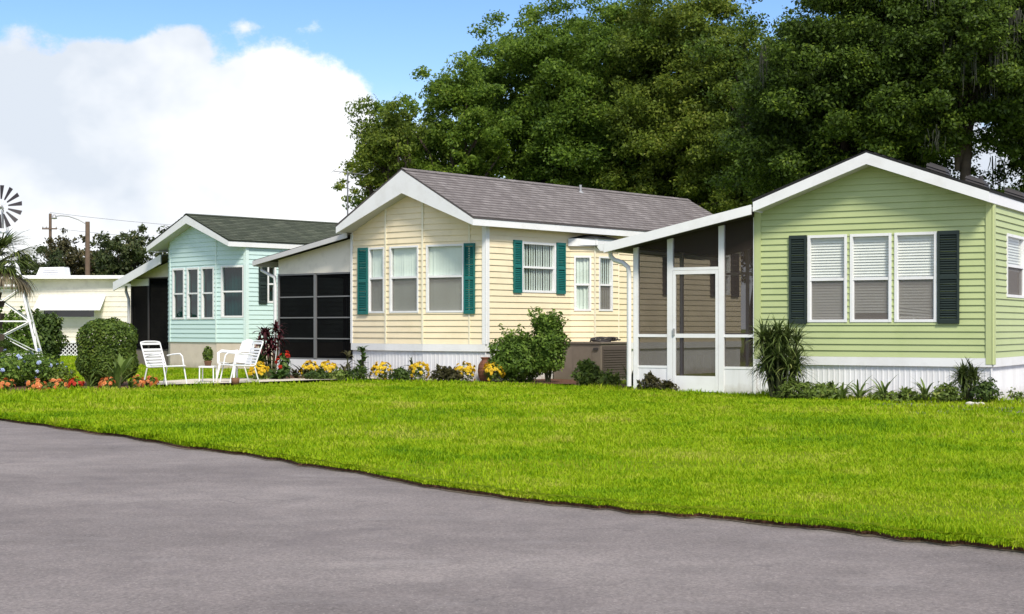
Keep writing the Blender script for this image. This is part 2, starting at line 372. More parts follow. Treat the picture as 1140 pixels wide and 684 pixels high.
def window(root, pl, s0, s1, z0, z1, fmat, rail=.5, blind=None, screen=False, glass=None, fw=.045, bmat=None, gap=0, proud=.03, mess=False):
    f = MB()
    f.pbox(pl, s0, s0 + fw, z0, z1, -.06, proud); f.pbox(pl, s1 - fw, s1, z0, z1, -.06, proud)
    f.pbox(pl, s0 + fw, s1 - fw, z0, z0 + fw, -.058, proud - .003); f.pbox(pl, s0 + fw, s1 - fw, z1 - fw, z1, -.058, proud - .003)
    a, b = s0 + fw, s1 - fw
    zr = z0 + (z1 - z0) * rail if rail else None
    w = f.build('window', fmat, root)
    if zr:
        m = MB(); m.pbox(pl, a, b, zr - .022, zr + .022, -.05, proud - .012)
        m.pbox(pl, a, a + .018, z0 + fw, zr - .022, -.05, proud - .02); m.pbox(pl, b - .018, b, z0 + fw, zr - .022, -.05, proud - .02)
        m.build('sash', fmat, w)
    g = MB()
    for (p, q, d) in ([(z0 + fw, zr - .022, -.030), (zr + .022, z1 - fw, -.018)] if zr else [(z0 + fw, z1 - fw, -.02)]):
        g.face([pl.at(a, p, d), pl.at(b, p, d), pl.at(b, q, d), pl.at(a, q, d)])
    g.build('pane', glass or M['glass'], w)
    if screen and zr:
        c = MB(); c.face([pl.at(a + .018, z0 + fw, -.008), pl.at(b - .018, z0 + fw, -.008), pl.at(b - .018, zr - .022, -.008), pl.at(a + .018, zr - .022, -.008)])
        c.build('insect_screen', M['wscreen'], w)
    if blind == 'h':
        c = MB(); z = z1 - fw; zb = z0 + fw + gap; k = 0
        while z > zb:
            t = 0.0; l, r = a, b
            if mess and z - zb < .22:
                t = random.uniform(-.05, .05)
            e = .046
            c.face([pl.at(l, z - e + t, -.040), pl.at(r, z - e - t * .6, -.040), pl.at(r, z - t * .6 + .003, -.062), pl.at(l, z + t + .003, -.062)])
            z -= .046
        c.build('blind', bmat or M['blind'], w)
    elif blind == 'v':
        c = MB(); x = a - .05; k = 0
        while x < b + .04:
            y = x + .088; o = random.uniform(-.010, .006)
            c.face([pl.at(x, z0, -.045 + o), pl.at(y, z0, -.078 + o), pl.at(y, z1, -.078 + o), pl.at(x, z1, -.045 + o)])
            x += .078
        c.build('blind', bmat or M['vblind'], w)
    elif blind == 'c':
        c = MB(); x = a; n = 26; P = []
        for i in range(n + 1):
            P.append((a - .04 + (b - a + .08) * i / n, -.16 + .03 * math.sin(i * 1.7) + random.uniform(-.008, .008)))
        for (x0, d0), (x1, d1) in zip(P, P[1:]):
            c.face([pl.at(x0, z0, d0), pl.at(x1, z0, d1), pl.at(x1, z1, d1), pl.at(x0, z1, d0)])
        c.build('curtain', bmat or M['curtain'], w)
    return w
def shutter(root, pl, s0, s1, z0, z1, mat):
    m = MB(); e = .035; d0, d1 = .012, .055
    m.pbox(pl, s0, s0 + e, z0, z1, d0, d1); m.pbox(pl, s1 - e, s1, z0, z1, d0, d1)
    zm = (z0 + z1) / 2
    for a, b in ((z0, z0 + .06), (zm - .03, zm + .03), (z1 - .06, z1)): m.pbox(pl, s0 + e, s1 - e, a, b, d0, d1 - .002)
    m.pbox(pl, s0 + e, s1 - e, z0 + .06, z1 - .06, d0, d0 + .006)
    for a, b in ((z0 + .06, zm - .03), (zm + .03, z1 - .06)):
        z = a
        while z < b - .02:
            m.hexa([pl.at(s0 + e, z, d1 - .008), pl.at(s1 - e, z, d1 - .008), pl.at(s1 - e, z, d1 - .014), pl.at(s0 + e, z, d1 - .014),
                    pl.at(s0 + e, z + .03, d0 + .012), pl.at(s1 - e, z + .03, d0 + .012), pl.at(s1 - e, z + .03, d0 + .007), pl.at(s0 + e, z + .03, d0 + .007)])
            z += .038
    return m.build('shutter', mat, root)
def skirting(mb, pl, z0, z1, d=-.02, pitch=.10):
    """ribbed vertical panels"""
    L = pl.len; n = max(1, int(L / pitch)); P = []
    for i in range(n):
        x = i * L / n; w = L / n
        P += [(x, d), (x + w * .62, d), (x + w * .72, d + .007), (x + w * .90, d + .007)]
    P.append((L, d))
    for (a, da), (b, db) in zip(P, P[1:]):
        mb.face([pl.at(a, z0, da), pl.at(b, z0, db), pl.at(b, z1, db), pl.at(a, z1, da)])
def sheet(mb, pl, s0, s1, z0, z1, d):
    mb.face([pl.at(s0, z0, d), pl.at(s1, z0, d), pl.at(s1, z1, d), pl.at(s0, z1, d)])

class House:
    def __init__(s, name, label, cat, C, theta, L):
        t = math.radians(theta); s.C = V2(C); s.u = Vector((-math.cos(t), math.sin(t))); s.v = Vector((math.sin(t), math.cos(t))); s.L = L
        s.root = thing(name, label, cat, (C[0], C[1], 0))
    def xy(s, a, t): return s.C + s.u * a + s.v * t
    def P(s, a, t, z): p = s.xy(a, t); return (p.x, p.y, z)
    def s_px(s, px, t=0):
        k = (px - CX) / F; p = s.C + s.v * t
        return (k * p.y - p.x) / (s.u.x - k * s.u.y)
    def plane(s, a, b): return Plane(s.xy(*a), s.xy(*b))
    def gable(s, ridge, half, zr, ze, o, fh0, fh1, fmat, rmat, row=.14):
        """roof over the house: ridge line at s=ridge"""
        R = s.root; L = s.L + .25; sl = (zr - ze) / half; s.ridge, s.half, s.zr, s.ze, s.sl = ridge, half, zr, ze, sl
        m = MB(); n = int(math.hypot(half, zr - ze) / row) + 1; ln = math.hypot(half, zr - ze)
        for sg in (-1, 1):
            for i in range(n):
                f0, f1 = i / n, (i + 1) / n
                a0, a1 = ridge + sg * half * f0, ridge + sg * half * f1
                za, zb = zr - (zr - ze) * f0, zr - (zr - ze) * f1 + .014
                q = [s.P(a1, -o - .03, zb), s.P(a1, L, zb), s.P(a0, L, za), s.P(a0, -o - .03, za)]
                uv = [(-o, ln * f1), (L, ln * f1), (L, ln * f0), (-o, ln * f0)]
                if sg > 0: q = q[::-1]; uv = uv[::-1]
                m.face(q, uv)
                m.face([s.P(a1, -o - .03, zb), s.P(a1, L, zb), s.P(a1, L, zb - .016), s.P(a1, -o - .03, zb - .016)], [(-o, 0), (L, 0), (L, .02), (-o, .02)])
            e = ridge + sg * half
            m.face([s.P(ridge, -o - .03, zr - .03), s.P(e, -o - .03, ze - .03), s.P(e, L, ze - .03), s.P(ridge, L, zr - .03)])
            m.face([s.P(ridge, -o - .03, zr - .03), s.P(e, -o - .03, ze - .03), s.P(e, -o - .03, ze + .015), s.P(ridge, -o - .03, zr)])
            m.face([s.P(e, -o - .03, ze - .03), s.P(e, L, ze - .03), s.P(e, L, ze + .015), s.P(e, -o - .03, ze + .015)])
        # ridge cap
        m.face([s.P(ridge - .12, -o - .032, zr - .12 * sl + .025), s.P(ridge - .12, L, zr - .12 * sl + .025), s.P(ridge, L, zr + .02), s.P(ridge, -o - .032, zr + .02)], [(0, .2), (L, .2), (L, .05), (0, .05)])
        m.face([s.P(ridge, -o - .032, zr + .02), s.P(ridge, L, zr + .02), s.P(ridge + .12, L, zr - .12 * sl + .025), s.P(ridge + .12, -o - .032, zr - .12 * sl + .025)], [(0, .2), (L, .2), (L, .05), (0, .05)])
        s.roof = m.build('roof', rmat, R, uv=True)
        f = MB()
        for sg in (-1, 1):
            e = ridge + sg * (half - .012)
            poly = [(e, ze - .032), (ridge, zr - .032), (ridge, zr - fh1), (e, ze - fh0)]
            f.prism([s.P(a, -o - .028, z) for a, z in poly], [s.P(a, -o, z) for a, z in poly])
            e1 = ridge + sg * (half - .04)
            poly = [(e, ze - .033), (e1, ze - .033), (e1, ze - fh0), (e, ze - fh0)]
            f.prism([s.P(a, -o + .002, z) for a, z in poly], [s.P(a, L, z) for a, z in poly])
        f.build('fascia', fmat, R)
        c = MB()
        for sg in (-1, 1):
            e = ridge + sg * (half - .042)
            zz = ze - fh0 + .02
            zi = zr - fh1 + .02
            c.face([s.P(e, -o + .003, zz), s.P(ridge, -o + .003, zi), s.P(ridge, .3, zi), s.P(e, .3, zz)])
            w = ridge - sg * 0 
            inner = .02 if sg < 0 else s.W - .02
            c.face([s.P(e, .3, zz), s.P(inner, .3, zz + .012), s.P(inner, L - .02, zz + .012), s.P(e, L - .02, zz)])
        c.build('soffit', M['soffit'], R)
    def lim(s, pl, lo=0, hi=None, drop=.12):
        hi = pl.len if hi is None else hi
        a0 = (pl.P - s.C).dot(s.u); a1 = pl.d.dot(s.u)
        def f(z):
            h = (s.zr - drop - z) / s.sl
            if abs(a1) < .02: return (lo, hi)
            x, y = sorted(((s.ridge - h - a0) / a1, (s.ridge + h - a0) / a1))
            x, y = max(lo, x), min(hi, y)
            if y < x: x = y = (x + y) / 2
            return (x, y)
        return f
def corner(mb, p0, p1, p2, z0, z1, w=.07, d=.03):
    a, b = Plane(p0, p1), Plane(p1, p2)
    mb.pbox(a, a.len - w, a.len + .0, z0, z1, -.01, d); mb.pbox(b, 0, w, z0, z1, -.01, d + .001)
    mb.tube([(p1[0] + (a.n + b.n).x * d * .45, p1[1] + (a.n + b.n).y * d * .45, z0), (p1[0] + (a.n + b.n).x * d * .45, p1[1] + (a.n + b.n).y * d * .45, z1)], d * .62, 6)

# ================================================================ CREAM HOUSE
H = House('cream_cottage', 'cream cottage with teal shutters and a white gable front', 'house', (GX(541, 31.7), 31.7), 41.5, 9.6)
H.W = 3.85
o = .65
rs = H.s_px(448, -o); re = H.s_px(528, -o); half = rs - re
zE = GZ(241.5, H.xy(re, -o).y); zR = GZ(188, H.xy(rs, -o).y)
H.gable(rs, half, zR, zE, o, .17, .52, M['white'], M['greyroof'])
zb = .786
s471 = H.s_px(471, -.36); s430 = H.s_px(430, -.36)
plan = [(H.W, H.L), (H.W, -.22), (s430, -.36), (s471, -.36), (0, 0), (0, H.L), (H.W, H.L)]
pls = [H.plane(a, b) for a, b in zip(plan, plan[1:])]
pLs, pA, pB, pC, pR, pBk = pls
wall = MB(); band = MB(); skirt = MB(); seam = MB()
zw0, zw1 = 1.45, 2.885
wins = {1: [(pA.s_px(411), pA.s_px(428.5))], 2: [(pB.s_px(434.5), pB.s_px(466.5))], 3: [(pC.s_px(475), pC.s_px(517))]}
sideW = [(pR.s_px(580), pR.s_px(618), 1.885, 2.97), (pR.s_px(799), pR.s_px(812), 1.95, 2.95)]
holes = {i: [(a + .01, b - .01, zw0 + .01, zw1 - .01) for a, b in w] for i, w in wins.items()}
holes[4] = [(a + .01, b - .01, c + .01, d - .01) for a, b, c, d in sideW]
for i, pl in enumerate(pls):
    top = H.zr - .13 if i in (1, 2, 3, 5) else H.ze - .13
    siding(wall, pl, zb, top, H.lim(pl) if i in (1, 2, 3, 5) else (lambda z, L=pl.len: (0, L)), holes.get(i, ()), .127, .019)
    band.pbox(pl, 0, pl.len, zb - .15, zb - .002, -.02, .03)
    skirting(skirt, pl, -.05, zb - .15)
P2 = [H.xy(*p) for p in plan]
trim = MB(); corner(trim, P2[3], P2[4], P2[5], zb, H.ze - .1, .075, .032); trim.build('corner_post', M['white'], H.root)
trim = MB(); corner(trim, P2[0], P2[1], P2[2], zb, H.ze - .06, .05, .03); trim.build('corner_post', M['white'], H.root)
for k, pl in ((2, pB), (3, pC)):
    zt = H.lim(pl)
    seam.pbox(pl, -.022, .022, zb, H.zr - .14 - abs(H.ridge - (pl.P - H.C).dot(H.u)) * H.sl, 0, .03)
x = pC.s_px(523); seam.pbox(pC, x - .015, x + .015, zb, H.zr - .14 - abs(H.ridge - ((pC.P + pC.d * x) - H.C).dot(H.u)) * H.sl, 0, .028)
wall.build('siding', M['cream'], H.root); band.build('trim_band', M['white'], H.root); skirt.build('skirting', M['skirt'], H.root)
seam.build('seam_trim', M['creamtrim'], H.root)
for i, pl in ((1, pA), (2, pB), (3, pC)):
    for a, b in wins[i]: window(H.root, pl, a, b, zw0, zw1, M['white'], .53, 'v', True, fw=.04)
shutter(H.root, pA, pA.s_px(400), pA.s_px(410.5), zw0 - .03, zw1 + .01, M['teal'])
shutter(H.root, pC, pC.s_px(517.5), pC.s_px(529.5), zw0 - .03, zw1 + .01, M['teal'])
for a, b, c, d in sideW: window(H.root, pR, a, b, c, d, M['white'], .5, 'v', False, fw=.05)
shutter(H.root, pR, pR.s_px(570.5), pR.s_px(579.5), 1.87, 2.99, M['teal']); shutter(H.root, pR, pR.s_px(618.5), pR.s_px(628), 1.87, 2.99, M['teal'])
shutter(H.root, pR, pR.s_px(790), pR.s_px(798), 1.9, 3.0, M['blackgreen']); shutter(H.root, pR, pR.s_px(813), pR.s_px(821), 1.9, 3.0, M['blackgreen'])
shutter(H.root, pR, pR.s_px(737), pR.s_px(744.5), 1.9, 3.0, M['blackgreen'])
# small side bay
t0, t1, t2, t3 = 2.76, 3.16, 4.02, 4.42; bd = .36
bp = [(0, t0), (-bd, t1), (-bd, t2), (0, t3)]
bw = MB(); bl = [H.plane(a, b) for a, b in zip(bp, bp[1:])]
bz0, bz1 = zb, 2.95
bwin = []
for k, pl in enumerate(bl):
    if k == 0: w = [(.08, pl.len - .07, 1.50, 2.72)]
    elif k == 1: w = [(.14, pl.len - .22, 1.50, 2.72)]
    else: w = []
    bwin.append(w)
    siding(bw, pl, bz0, bz1, (lambda z, L=pl.len: (0, L)), [(a + .01, b - .01, c + .01, d - .01) for a, b, c, d in w], .127, .02)
bay = bw.build('bay', M['cream'], H.root)
bt = MB()
for k, pl in enumerate(bl): bt.pbox(pl, -.02, pl.len + .02, zb - .13, zb - .002, -.02, .03)
for k in (1, 2): bt.pbox(bl[k], -.02, .02, bz0, bz1, 0, .03)
bt.build('bay_trim', M['creamtrim'], bay)
bf = MB()
for k, pl in enumerate(bl): bf.pbox(pl, -.06, pl.len + .06, bz1 - .02, bz1 + .15, -.03, .10)
bf.build('bay_fascia', M['white'], bay)
br = MB(); q = [(0, t0 - .12), (-bd - .14, t1 - .06), (-bd - .14, t2 + .06), (0, t3 + .12)]
br.face([H.P(*p, bz1 + .152) for p in q]); br.face([H.P(*p, bz1 + .0) for p in q])
for a, b in zip(q, q[1:]):
    br.face([H.P(*a, bz1 + .153), H.P(*b, bz1 + .153), H.P(0, (t0 + t3) / 2 + (.3 if b[1] > 3.6 else -.3), bz1 + .26)])
br.face([H.P(*q[1], bz1 + .153), H.P(*q[2], bz1 + .153), H.P(0, (t0 + t3) / 2 + .3, bz1 + .26), H.P(0, (t0 + t3) / 2 - .3, bz1 + .26)])
br.build('bay_roof', M['darkroof'], bay)
for pl, ws in zip(bl, bwin):
    for a, b, c, d in ws: window(H.root, pl, a, b, c, d, M['white'], .48, 'v', pl is bl[1], fw=.04)
# vent pipe on the roof
tt = 5.05; aa = H.ridge - .25
vp = MB(); zz = H.zr - .25 * H.sl
vp.tube([H.P(aa, tt, zz - .05), H.P(aa, tt, zz + .17)], .03, 10); vp.lathe(H.P(aa, tt, zz - .03), [(.10, -.02), (.06, .03), (.033, .06)], 12)
vp.build('vent_pipe', M['galv'], H.roof)
HC_ = H
# screened room on the left of the cream house
t0 = -.12
fa = H.s_px(310, t0); fb = H.W
pf = H.plane((fa, t0), (fb, t0)); ps = H.plane((fa, 6.0), (fa, t0)); pk = H.plane((fb, 6.0), (fa, 6.0))
zs0, zs1 = .42, 2.36
fr = MB()
roomL = pf.len
za = GZ(262, H.xy(H.s_px(375, -.4), -.4).y); zc = GZ(290, H.xy(H.s_px(282, -.4), -.4).y)
sa, sc_ = H.s_px(375, -.4), H.s_px(282, -.4)
slope = (za - zc) / (sc_ - sa)
ztop = lambda a: za - (a - sa) * slope
xm = pf.s_px(351.5)
for x0, x1 in ((0, .05), (xm - .04, xm + .04), (roomL - .05, roomL)): fr.pbox(pf, x0, x1, zs0, zs1, -.03, .03)
for z in (zs0, .88, 1.36, 1.84, zs1):
    for x0, x1 in ((.05, xm - .04), (xm + .04, roomL - .05)): fr.pbox(pf, x0, x1, z - .014, z + .014, -.02, .015)
for z in (zs0, 1.36, zs1): fr.pbox(ps, 0, ps.len, z - .022, z + .022, -.02, .02)
for x in (0, 2, 4, ps.len - .05): fr.pbox(ps, x, x + .05, zs0, zs1, -.03, .03)
room = fr.build('screen_room', M['alum'], H.root)
sm = MB(); sheet(sm, pf, .02, roomL - .02, zs0, zs1, -.005); sheet(sm, ps, .02, ps.len - .02, zs0, zs1, -.005); sm.build('screen_panel', M['bscreen'], room)
km = MB(); km.pbox(pf, -.02, roomL, -.05, zs0 - .022, -.04, .03); km.pbox(ps, 0, ps.len, -.05, zs0 - .022, -.04, .03); km.build('knee_wall', M['skirt'], room)
up = MB()
up.face([pf.at(0, zs1 + .022, 0), pf.at(roomL, zs1 + .022, 0), pf.at(roomL, ztop(fb) - .1, 0), pf.at(0, ztop(fa) - .1, 0)])
up.face([pf.at(0, zs1 + .022, -.05), pf.at(roomL, zs1 + .022, -.05), pf.at(roomL, ztop(fb) - .1, -.05), pf.at(0, ztop(fa) - .1, -.05)])
up.face([ps.at(0, zs1 + .022, 0), ps.at(ps.len, zs1 + .022, 0), ps.at(ps.len, ztop(fa) - .1, 0), ps.at(0, ztop(fa) - .1, 0)])
up.build('gable_panel', M['offwhite'], room)
pr = MB(); s1_ = fb - .02
for a0, a1 in ((s1_, sc_),):
    pr.hexa([H.P(a1, -.4, ztop(a1) - .03), H.P(a0, -.4, ztop(a0) - .03), H.P(a0, 6.2, ztop(a0) - .03), H.P(a1, 6.2, ztop(a1) - .03),
             H.P(a1, -.4, ztop(a1)), H.P(a0, -.4, ztop(a0)), H.P(a0, 6.2, ztop(a0)), H.P(a1, 6.2, ztop(a1))])
pr.build('room_roof', M['dripedge'], room)
pf2 = MB(); e0 = s1_ - .02
pf2.prism([H.P(a, -.43, z) for a, z in ((sc_, ztop(sc_) - .02), (e0, ztop(e0) - .02), (e0, ztop(e0) - .13), (sc_, ztop(sc_) - .13))],
          [H.P(a, -.402, z) for a, z in ((sc_, ztop(sc_) - .02), (e0, ztop(e0) - .02), (e0, ztop(e0) - .13), (sc_, ztop(sc_) - .13))])
pf2.prism([H.P(a, -.40, z) for a, z in ((sc_, ztop(sc_) - .02), (sc_ - .1, ztop(sc_) - .02), (sc_ - .1, ztop(sc_) - .15), (sc_, ztop(sc_) - .15))],
          [H.P(a, 6.2, z) for a, z in ((sc_, ztop(sc_) - .02), (sc_ - .1, ztop(sc_) - .02), (sc_ - .1, ztop(sc_) - .15), (sc_, ztop(sc_) - .15))])
pf2.build('room_fascia', M['soffit'], room)
ds = MB(); zt = ztop(sc_) - .13
ds.tube([H.P(sc_ - .05, -.2, zt + .02), H.P(sc_ - .06, -.2, zt - .1), H.P(fa + .06, -.18, zt - .28), H.P(fa + .05, -.18, zt - .5), H.P(fa + .05, -.18, .05)], .04, 8)
ds.build('downspout', M['white'], room)
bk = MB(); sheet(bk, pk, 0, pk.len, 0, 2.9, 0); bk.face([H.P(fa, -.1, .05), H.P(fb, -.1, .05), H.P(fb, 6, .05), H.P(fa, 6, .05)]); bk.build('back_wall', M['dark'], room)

# ================================================================ MINT HOUSE
H = House('mint_cottage', 'pale mint green cottage with a dark green shingle roof', 'house', (GX(274, 41.8), 41.8), 45, 9.5)
H.W = 3.8; o = .62
rs = H.s_px(208, -o); re = H.s_px(255.5, -o); half = rs - re
zE = GZ(267.3, H.xy(re, -o).y); zR = GZ(238.5, H.xy(rs, -o).y)
H.gable(rs, half, zR, zE, o, .17, .26, M['white'], M['greenroof'], .15)
zb = .72
s241 = H.s_px(241, -.3); sl = H.s_px(189.5, -.3)
plan = [(H.W, H.L), (H.W, -.05), (sl, -.3), (s241, -.3), (0, 0), (0, H.L), (H.W, H.L)]
if sl >= H.W - .02: plan[1] = (H.W, -.05); plan[2] = (H.W - .04, -.3)
pls = [H.plane(a, b) for a, b in zip(plan, plan[1:])]
pL, pA, pB, pC, pR, pK = pls
wall = MB(); skirt = MB(); trim = MB()
wB = [(pB.s_px(a), pB.s_px(b), 1.36, 2.82) for a, b in ((192.5, 205.8), (208.6, 222), (224.6, 238.8))]
wC = [(pC.s_px(246.5), pC.s_px(272.3), 1.40, 2.84)]
wR = [(pR.s_px(297), pR.s_px(307), 1.81, 2.86)]
hol = {2: wB, 3: wC, 4: wR}
for i, pl in enumerate(pls):
    gab = i in (1, 2, 3, 5)
    siding(wall, pl, zb, H.zr - .13 if gab else H.ze - .13, H.lim(pl) if gab else (lambda z, L=pl.len: (0, L)),
           [(a + .01, b - .01, c + .01, d - .01) for a, b, c, d in hol.get(i, ())], .127, .018)
    skirt.pbox(pl, 0, pl.len, -.05, zb - .003, -.05, -.005)
P2 = [H.xy(*p) for p in plan]
trim = MB(); corner(trim, P2[3], P2[4], P2[5], zb, H.ze - .12, .07, .03); trim.build('corner_post', M['minttrim'], H.root)
trim = MB(); trim.pbox(pB, 0, .04, zb, H.ze - .1, 0, .028); trim.build('corner_post', M['minttrim'], H.root); trim = MB()
trim.pbox(pC, -.02, .02, zb, H.zr - .14 - abs(H.ridge - s241) * H.sl, 0, .028)
wall.build('siding', M['mint'], H.root); skirt.build('foundation', M['beigefound'], H.root); trim.build('seam_trim', M['minttrim'], H.root)
for pl, ws in ((pB, wB), (pC, wC), (pR, wR)):
    for a, b, c, d in ws: window(H.root, pl, a, b, c, d, M['white'], .5, 'c', False, M['tealglass'], .055)
shutter(H.root, pR, pR.s_px(287.5), pR.s_px(296.5), 1.78, 2.88, M['blackgreen'])
# its screened room on the left
t0 = 0.15; fa = H.s_px(146.5, t0); fb = H.W
pf = H.plane((fa, t0), (fb, t0)); ps = H.plane((fa, 5), (fa, t0)); pk = H.plane((fb, 5), (fa, 5))
ym = H.xy((fa + fb) / 2, t0).y
zs0, zs1 = GZ(390, ym), GZ(310, ym)
sa, sc_ = H.s_px(187, -.3), H.s_px(127, -.3)
za = GZ(279.5, H.xy(sa, -.3).y); zc = GZ(314.5, H.xy(sc_, -.3).y); slope = (za - zc) / (sc_ - sa)
ztop = lambda a: za - (a - sa) * slope
fr = MB(); rl = pf.len; xm = pf.s_px(166)
for x0, x1 in ((0, .05), (xm - .03, xm + .03), (rl - .05, rl)): fr.pbox(pf, x0, x1, zs0, zs1, -.03, .03)
for z in (zs0, zs1): fr.pbox(pf, .05, rl - .05, z - .02, z + .02, -.02, .02)
room = fr.build('screen_room', M['dripedge'], H.root)
sm = MB(); sheet(sm, pf, .02, rl - .02, zs0, zs1, 0); sheet(sm, ps, 0, ps.len, zs0, zs1, 0); sm.build('screen_panel', M['bscreen'], room)
km = MB(); km.pbox(pf, 0, rl, -.05, zs0 - .02, -.04, .02); km.pbox(ps, 0, ps.len, -.05, zs0 - .02, -.04, .02); km.build('knee_wall', M['acgrey'], room)
up = MB()
up.face([pf.at(0, zs1 + .02, 0), pf.at(rl, zs1 + .02, 0), pf.at(rl, ztop(fb) - .12, 0), pf.at(0, max(ztop(fa) - .12, zs1 + .021), 0)])
up.face([ps.at(0, zs1, .0), ps.at(ps.len, zs1, .0), ps.at(ps.len, ztop(fa), .0), ps.at(0, ztop(fa), .0)])
up.build('gable_panel', M['offwhite'], room)
vm = MB(); vm.pbox(pf, pf.s_px(147.5), pf.s_px(167), zs1 - .22, zs1 + .0, .032, .06); vm.build('vent_panel', M['white'], room)
pr = MB(); a0, a1 = fb - .01, sc_
pr.hexa([H.P(a1, -.3, ztop(a1) - .03), H.P(a0, -.3, ztop(a0) - .03), H.P(a0, 5.2, ztop(a0) - .03), H.P(a1, 5.2, ztop(a1) - .03),
         H.P(a1, -.3, ztop(a1)), H.P(a0, -.3, ztop(a0)), H.P(a0, 5.2, ztop(a0)), H.P(a1, 5.2, ztop(a1))]); pr.build('room_roof', M['dripedge'], room)
pf2 = MB(); q = ((sc_, ztop(sc_) - .0), (a0, ztop(a0) - .0), (a0, ztop(a0) - .26), (sc_, ztop(sc_) - .26))
pf2.prism([H.P(a, -.34, z) for a, z in q], [H.P(a, -.302, z) for a, z in q]); pf2.build('room_fascia', M['white'], room)
ds = MB(); zt = ztop(sc_) - .2
ds.tube([H.P(sc_ - .1, .05, zt + .1), H.P(sc_ - .1, .05, zt - .08), H.P(fa + .05, .08, zt - .3), H.P(fa + .04, .08, zt - .5), H.P(fa + .04, .08, .05)], .045, 8); ds.build('downspout', M['soffit'], room)
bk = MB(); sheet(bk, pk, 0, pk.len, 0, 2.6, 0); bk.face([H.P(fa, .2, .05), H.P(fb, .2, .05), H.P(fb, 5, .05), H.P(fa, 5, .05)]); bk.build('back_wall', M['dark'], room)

# ================================================================ GREEN HOUSE
H = House('green_cottage', 'sage green cottage with black shutters and a screened porch', 'house', (GX(1104.5, 23.84), 23.84), 30.5, 9.5)
o = .36
H.W = H.s_px(842, 0)
rs = H.s_px(965, -o); re = H.s_px(1102, -o); half = rs - re
zE = GZ(211.5, H.xy(re, -o).y); zR = GZ(168, H.xy(rs, -o).y)
half = max(half, H.s_px(838, -o) - rs)
H.gable(rs, half, zR, zE, o, .19, .215, M['white'], M['darkroof'])
zb = .66
plan = [(H.W, H.L), (H.W, 0), (0, 0), (0, H.L), (H.W, H.L)]
pls = [H.plane(a, b) for a, b in zip(plan, plan[1:])]
pL, pF, pR, pK = pls
wF = [(pF.s_px(a), pF.s_px(b), 1.225, 2.665) for a, b in ((899.5, 943.5), (946.8, 993), (996.2, 1043.5))]
wR = [(pR.s_px(1119.5), pR.s_px(1139), 1.63, 2.66)]
wall = MB(); band = MB(); skirt = MB(); trim = MB()
for i, pl in enumerate(pls):
    gab = i in (1, 3)
    hs = {1: wF, 2: wR}.get(i, ())
    siding(wall, pl, zb, H.zr - .13 if gab else H.ze - .12, H.lim(pl) if gab else (lambda z, L=pl.len: (0, L)),
           [(a + .01, b - .01, c + .01, d - .01) for a, b, c, d in hs], .104, .021)
    band.pbox(pl, 0, pl.len, zb - .14, zb - .002, -.02, .03)
    skirting(skirt, pl, -.05, zb - .14, -.02, .09)
P2 = [H.xy(*p) for p in plan]
trim = MB(); corner(trim, P2[1], P2[2], P2[3], zb - .10, H.ze - .1, .09, .036); trim.build('corner_post', M['greentrim'], H.root)
trim = MB(); corner(trim, P2[0], P2[1], P2[2], zb - .05, H.ze - .1, .09, .036); trim.build('corner_post', M['greentrim'], H.root)
wall.build('siding', M['green'], H.root); band.build('trim_band', M['white'], H.root); skirt.build('skirting', M['skirt'], H.root)
for k, (a, b, c, d) in enumerate(wF): window(H.root, pF, a, b, c, d, M['white'], .49, 'h', True, fw=.045, gap=(.02, .14, .02)[k], mess=(k == 2))
for a, b, c, d in wR: window(H.root, pR, a, b, c, d, M['white'], .5, 'h', True, fw=.045, gap=.4)
# casing strips between the three windows
for (a, b) in ((wF[0][1], wF[1][0]), (wF[1][1], wF[2][0])):
    cs = MB(); cs.pbox(pF, a + .004, b - .004, 1.24, 2.65, 0, .012); cs.build('mullion', M['greentrim'], H.root)
shutter(H.root, pF, pF.s_px(879.5), pF.s_px(898.8), 1.20, 2.67, M['blackgreen']); shutter(H.root, pF, pF.s_px(1044.5), pF.s_px(1068.5), 1.20, 2.67, M['blackgreen'])
# low roof vents on the right slope
for tt, vx in ((1.9, 1045), (2.9, 1088), (3.8, 1131)):
    a = H.s_px(vx, tt); aa = a - H.ridge; vm = MB(); z = H.zr + aa * H.sl
    for (w, h0, h1) in ((.11, 0, .05), (.17, .05, .07), (.15, .075, .09), (.17, .095, .115), (.13, .12, .145)):
        vm.hexa([H.P(a + w, tt - w, z + h0 + w * H.sl - .02), H.P(a - w, tt - w, z + h0 - w * H.sl - .02), H.P(a - w, tt + w, z + h0 - w * H.sl - .02), H.P(a + w, tt + w, z + h0 + w * H.sl - .02),
                 H.P(a + w * .9, tt - w * .9, z + h1 + w * H.sl), H.P(a - w * .9, tt - w * .9, z + h1 - w * H.sl), H.P(a - w * .9, tt + w * .9, z + h1 - w * H.sl), H.P(a + w * .9, tt + w * .9, z + h1 + w * H.sl)])
    vm.build('roof_vent', M['dripedge'], H.roof)
vm = MB(); a = H.ridge - .95; z = H.zr - .95 * H.sl
vm.tube([H.P(a, 3.2, z), H.P(a, 3.2, z + .2)], .04, 8); vm.build('vent_pipe', M['dripedge'], H.roof)
